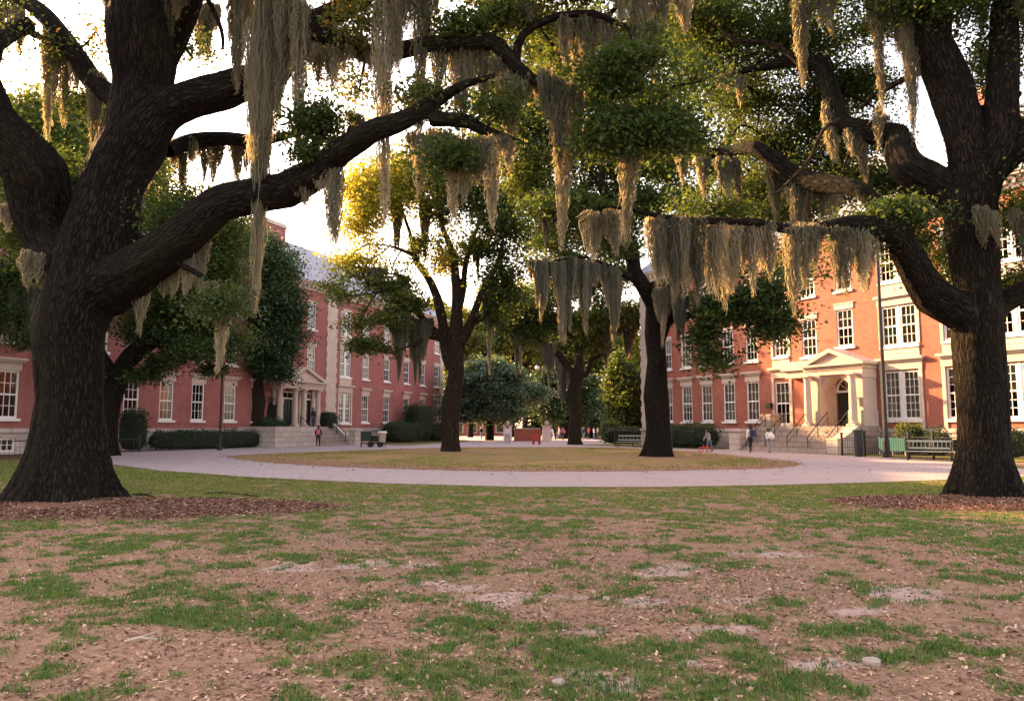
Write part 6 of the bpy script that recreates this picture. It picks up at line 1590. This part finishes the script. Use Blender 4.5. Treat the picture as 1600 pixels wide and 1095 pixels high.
for (pts_, rr, lab) in ((((195, 1004), (215, 1001), (247, 998)), .012, 'pale broken stick lying on the dirt at lower left'), (((318, 771), (350, 771), (380, 773), (405, 777)), .02, 'dark fallen branch along the mulch edge right of the massive oak'), (((210,773),(225,775),(240,777)), .03, 'short dark stick on the mulch beside the massive oak root')):
    q = [G(*p) for p in pts_]; o0 = q[0]
    zq = [float(ground_z(np.array([p.x]), np.array([p.y]))[0]) for p in q]
    C = [((p-o0).x, (p-o0).y+.02*math.sin(i*2), z+rr*.8+.015*(i % 2)) for i, (p, z) in enumerate(zip(q, zq))]
    m = MB().tube(C, [rr*(1-.5*i/len(C)) for i in range(len(C))], 7)
    a_, b_ = Vector(C[len(C)//2]), Vector(C[-1]); m.tube([a_, a_+Vector((.12, .10, .03))], [rr*.6, rr*.3], 5)
    o = m.build('fallen_stick', M['bark_warm'] if rr > .015 else M['bin_pale'], smooth=True); o.location = (o0.x, o0.y, 0); tag(o, lab, 'stick', 'fallen sticks')
# ================================================================ people (standing figures, one skinned body each, clothing as children)
def skin_obj(name, verts, edges, radii, root, mat, parent, sub=1):
    me = bpy.data.meshes.new(name); me.from_pydata(verts, edges, []); me.update()
    o = bpy.data.objects.new(name, me); COL.objects.link(o)
    md = o.modifiers.new('skin', 'SKIN'); md.use_smooth_shade = True
    if not me.skin_vertices: 
        bpy.context.view_layer.objects.active = o
    for i, r in enumerate(radii):
        sv = me.skin_vertices[0].data[i]; sv.radius = r if isinstance(r, tuple) else (r, r); sv.use_root = (i == root)
    s = o.modifiers.new('sub', 'SUBSURF'); s.levels = sub; s.render_levels = sub
    dg = bpy.context.evaluated_depsgraph_get(); dg.update()
    nm = bpy.data.meshes.new_from_object(o.evaluated_get(dg)); bpy.data.objects.remove(o)
    nm.materials.clear(); nm.polygons.foreach_set('use_smooth', [True]*len(nm.polygons))
    return link(name, nm, mat, parent)
def person(label, x, y, rz, h=1.72, step=.18, skin='skin', top='cloth_white', legs='cloth_denim', arms=((.05, 0), (.05, 0)), lean=0.0, skirt=False, hair_long=False, group='people on the paths', far=False):
    t = empty('person', (x, y, 0), rz, label, 'person', group); k = h/1.75
    V, E, Rd = [], [], []
    def add(p, r, par=None):
        V.append((p[0]*k, (p[1]-lean*max(0, p[2]-.9))*k, p[2]*k)); Rd.append(tuple(q*k for q in r) if isinstance(r, tuple) else r*k)
        if par is not None: E.append((par, len(V)-1))
        return len(V)-1
    pel = add((0, 0, .93), (.15, .11)); wa = add((0, 0, 1.10), (.135, .095), pel); ch = add((0, 0, 1.32), (.165, .11), wa)
    sh = add((0, 0, 1.45), (.10, .07), ch); nk = add((0, -.01, 1.53), .055, sh); hd = add((0, -.02, 1.60), (.068, .078), nk); tp = add((0, -.015, 1.70), (.078, .092), hd); add((0, -.01, 1.755), (.05, .06), tp)
    ns = add((0, -.105, 1.625), .014, hd)
    for s in (-1, 1): add((s*.082, 0, 1.64), .014, hd)
    J = {}
    for s, (fw, out), nm in ((-1, arms[0], 'l'), (1, arms[1], 'r')):
        a = add((s*.19, 0, 1.42), .052, sh); e = add((s*(.24+out), -fw*.35+.02, 1.15+abs(fw)*.05), .042, a)
        w = add((s*(.24+out*.6), -fw-.03, .90+abs(fw)*.45), .031, e); pm = add((s*(.24+out*.6), -fw-.06, .83+abs(fw)*.45), (.036, .022), w)
        J[nm] = (a, e, w)
        if not far:
            for f in range(4): f1 = add((s*(.24+out*.6), -fw-.09+f*.02, .775+abs(fw)*.45), .0095, pm); add((s*(.235+out*.6), -fw-.095+f*.02, .735+abs(fw)*.45+.006*abs(f-1)), .008, f1)
            th = add((s*(.225+out*.6), -fw-.115, .82+abs(fw)*.45), .010, pm); add((s*(.222+out*.6), -fw-.13, .78+abs(fw)*.45), .009, th)
    leg = {}
    for s, st in ((-1, step), (1, -step)):
        hp = add((s*.095, 0, .87), .085, pel); kn = add((s*.10, -st*.55-.02, .48), .058, hp); an = add((s*.10, -st+.02, .085), .038, kn)
        to = add((s*.11, -st-.13, .035), (.042, .03), an); leg[s] = (hp, kn, an, to)
    skin_obj('body', V, E, Rd, 0, M[skin], t, 1)
    def cover(name, idx, edges, grow, mat, sub=1):
        m_ = {q: i for i, q in enumerate(idx)}
        return skin_obj(name, [V[q] for q in idx], [(m_[a], m_[b]) for a, b in edges], [tuple(r+grow*k for r in (Rd[q] if isinstance(Rd[q], tuple) else (Rd[q], Rd[q]))) for q in idx], 0, M[mat], t, sub)
    la, le, lw_ = J['l']; ra, re_, rw_ = J['r']
    cover('shirt', [ch, wa, pel, sh, la, le, lw_, ra, re_, rw_], [(pel, wa), (wa, ch), (ch, sh), (sh, la), (la, le), (le, lw_), (sh, ra), (ra, re_), (re_, rw_)], .026, top)
    ix = [pel, wa]; ed = [(pel, wa)]
    for s in (-1, 1):
        hp, kn, an, to = leg[s]; ix += [hp, kn, an]; ed += [(pel, hp), (hp, kn), (kn, an)]
    cover('trousers', ix, ed, .016, legs)
    for s in (-1, 1): cover('shoe', [leg[s][2], leg[s][3]], [leg[s][2:]], .008, 'cloth_black')
    hv = [(0, .02*k-lean*.8*k, 1.66*k), (0, .0-lean*.85*k, 1.735*k), (0, .05*k-lean*.75*k, 1.60*k)]; hr = [(.096*k, .10*k), (.088*k, .098*k), (.075*k, .06*k)]
    he = [(0, 1), (0, 2)]
    if hair_long: hv += [(0, .10*k-lean*.7*k, 1.45*k), (0, .12*k-lean*.6*k, 1.28*k)]; hr += [(.07*k, .035*k), (.03*k, .02*k)]; he += [(2, 3), (3, 4)]
    skin_obj('hair', hv, he, hr, 0, M['hair'], t, 1)
    return t
def bag(label, x, y, rz, z, mat='cloth_pink'):
    t = empty('backpack', (x, y, z), rz, label, 'backpack')
    m = MB().box(-.16, .0, -.24, .16, .16, .22); m.build('bag', M[mat], t, bevel=.05); MB().box(-.12, .162, -.2, .12, .22, .02).build('pocket', M[mat], t, bevel=.02)
    for s in (-1, 1): MB().tube([(s*.1, .0, .2), (s*.11, -.12, .27), (s*.12, -.25, .12), (s*.13, -.18, -.15), (s*.12, 0, -.2)], .018, 5).build('strap', M[mat], t)
    return t
g = P(497, 695, 65.5); person('walker in black seen before the left hall steps, carrying a pink backpack', g.x, 65.5, R(190), 1.75, .16, 'skin_dark', 'cloth_black', 'cloth_black', hair_long=True)
bag('pink backpack worn by the walker in black', g.x+.02, 65.37, R(190), 1.25)
c = on_hall(OL, dl, pcx+.2, 1.5); pr = person('person in dark green-black coat standing on the left porch landing', c.x, c.y, R(60), 1.70, .05, 'skin', 'cloth_black', 'cloth_navy', hair_long=True); pr.location.z = ZP
g = P(793, 694, 76); person('walker in white shirt and grey trousers on the far path', g.x, 76, R(160), 1.75, .2, 'skin', 'cloth_white', 'cloth_grey')
g = P(1109, 705, 51.0); person('person in grey top bending over a small red balance bike', g.x, 51, R(-60), 1.45, .2, 'skin', 'cloth_grey', 'cloth_denim', arms=((.3, 0), (.3, 0)), lean=.35)
bk = empty('balance_bike', (P(1102, 705, 50.6).x, 50.6, 0), R(15), 'small red balance bike by the path edge before the right hedge', 'bike')
for s in (-1, 1):
    m = MB(); n = 16
    m.tube([(s*.3+.17*math.cos(2*math.pi*i/n), 0, .19+.17*math.sin(2*math.pi*i/n)) for i in range(n+1)], .025, 6, False)
    for i in range(6): m.tube([(s*.3, 0, .19), (s*.3+.16*math.cos(i*1.05), 0, .19+.16*math.sin(i*1.05))], .006, 4)
    m.build('wheel', M['cloth_red'], bk)
MB().tube([(-.3, 0, .19), (.22, 0, .42), (.3, 0, .19)], .03, 6).tube([(-.1, 0, .28), (-.12, 0, .5)], .025, 6).build('frame', M['cloth_red'], bk)
MB().tube([(.22, 0, .42), (.2, 0, .65)], .02, 6).tube([(.2, -.18, .65), (.2, .18, .65)], .018, 6).build('handlebar', M['iron'], bk); MB().box(-.24, -.06, .5, 0, .06, .55).build('saddle', M['iron'], bk)
g = P(1173, 705, 49.5); person('person in white top and dark trousers before the right hall steps', g.x, 49.5, R(200), 1.74, .16, 'skin', 'cloth_white', 'cloth_black', hair_long=True)
bag('navy bag on the back of the person in white top', g.x+.05, 49.38, R(200), 1.24, 'cloth_navy')
g = P(1202, 705, 49); person('person in grey trousers holding a round white bundle', g.x, 49, R(15), 1.55, .14, 'skin_dark', 'cloth_white', 'cloth_grey', arms=((.22, .0), (.22, .0)))
t = empty('cloth_bundle', (g.x+.05, 48.68, 0), 0, 'round white bundle held by the person before the steps', 'bundle'); m = MB(); ball(m, (0, 0, 1.05), .21, 10); m.build('cloth', M['cloth_white'], t, smooth=True); m = MB().tube([(0, 0, 1.24), (.05, 0, 1.32), (.1, 0, 1.3)], [.05, .04, .02], 6); m.build('knot', M['cloth_white'], t)
rp = random.Random(4)
tops = ['cloth_white', 'cloth_black', 'cloth_grey', 'cloth_pink', 'cloth_navy', 'cloth_red', 'cloth_white', 'cloth_tan', 'cloth_black']
names_ = {'cloth_white': 'white', 'cloth_black': 'black', 'cloth_grey': 'grey', 'cloth_pink': 'pink', 'cloth_navy': 'navy', 'cloth_red': 'red', 'cloth_tan': 'tan'}
proto = {}
where = {862: 'right of the far lamp post', 868: 'nearest to the far lamp post', 874: 'left of the slender oak trunk', 880: 'touching the slender oak trunk on its left', 912: 'just right of the slender oak trunk', 920: 'in the far group right of the slender oak', 928: 'at the right end of the far group', 934: 'beside the far brick pavilion', 752: 'left of the blue-green tree trunk'}
for i, px in enumerate((862, 868, 874, 880, 912, 920, 928, 934, 752)):
    Yp = 96+rp.random()*10; g = P(px, 690, Yp); tc = tops[i]
    person('distant person in %s top %s' % (names_[tc], where[px]), g.x, Yp, rp.random()*6.28, 1.6+.2*rp.random(), .15, ('skin', 'skin_dark')[i % 2], tc, ('cloth_denim', 'cloth_black')[i % 2], group='distant people beyond the island', far=True)
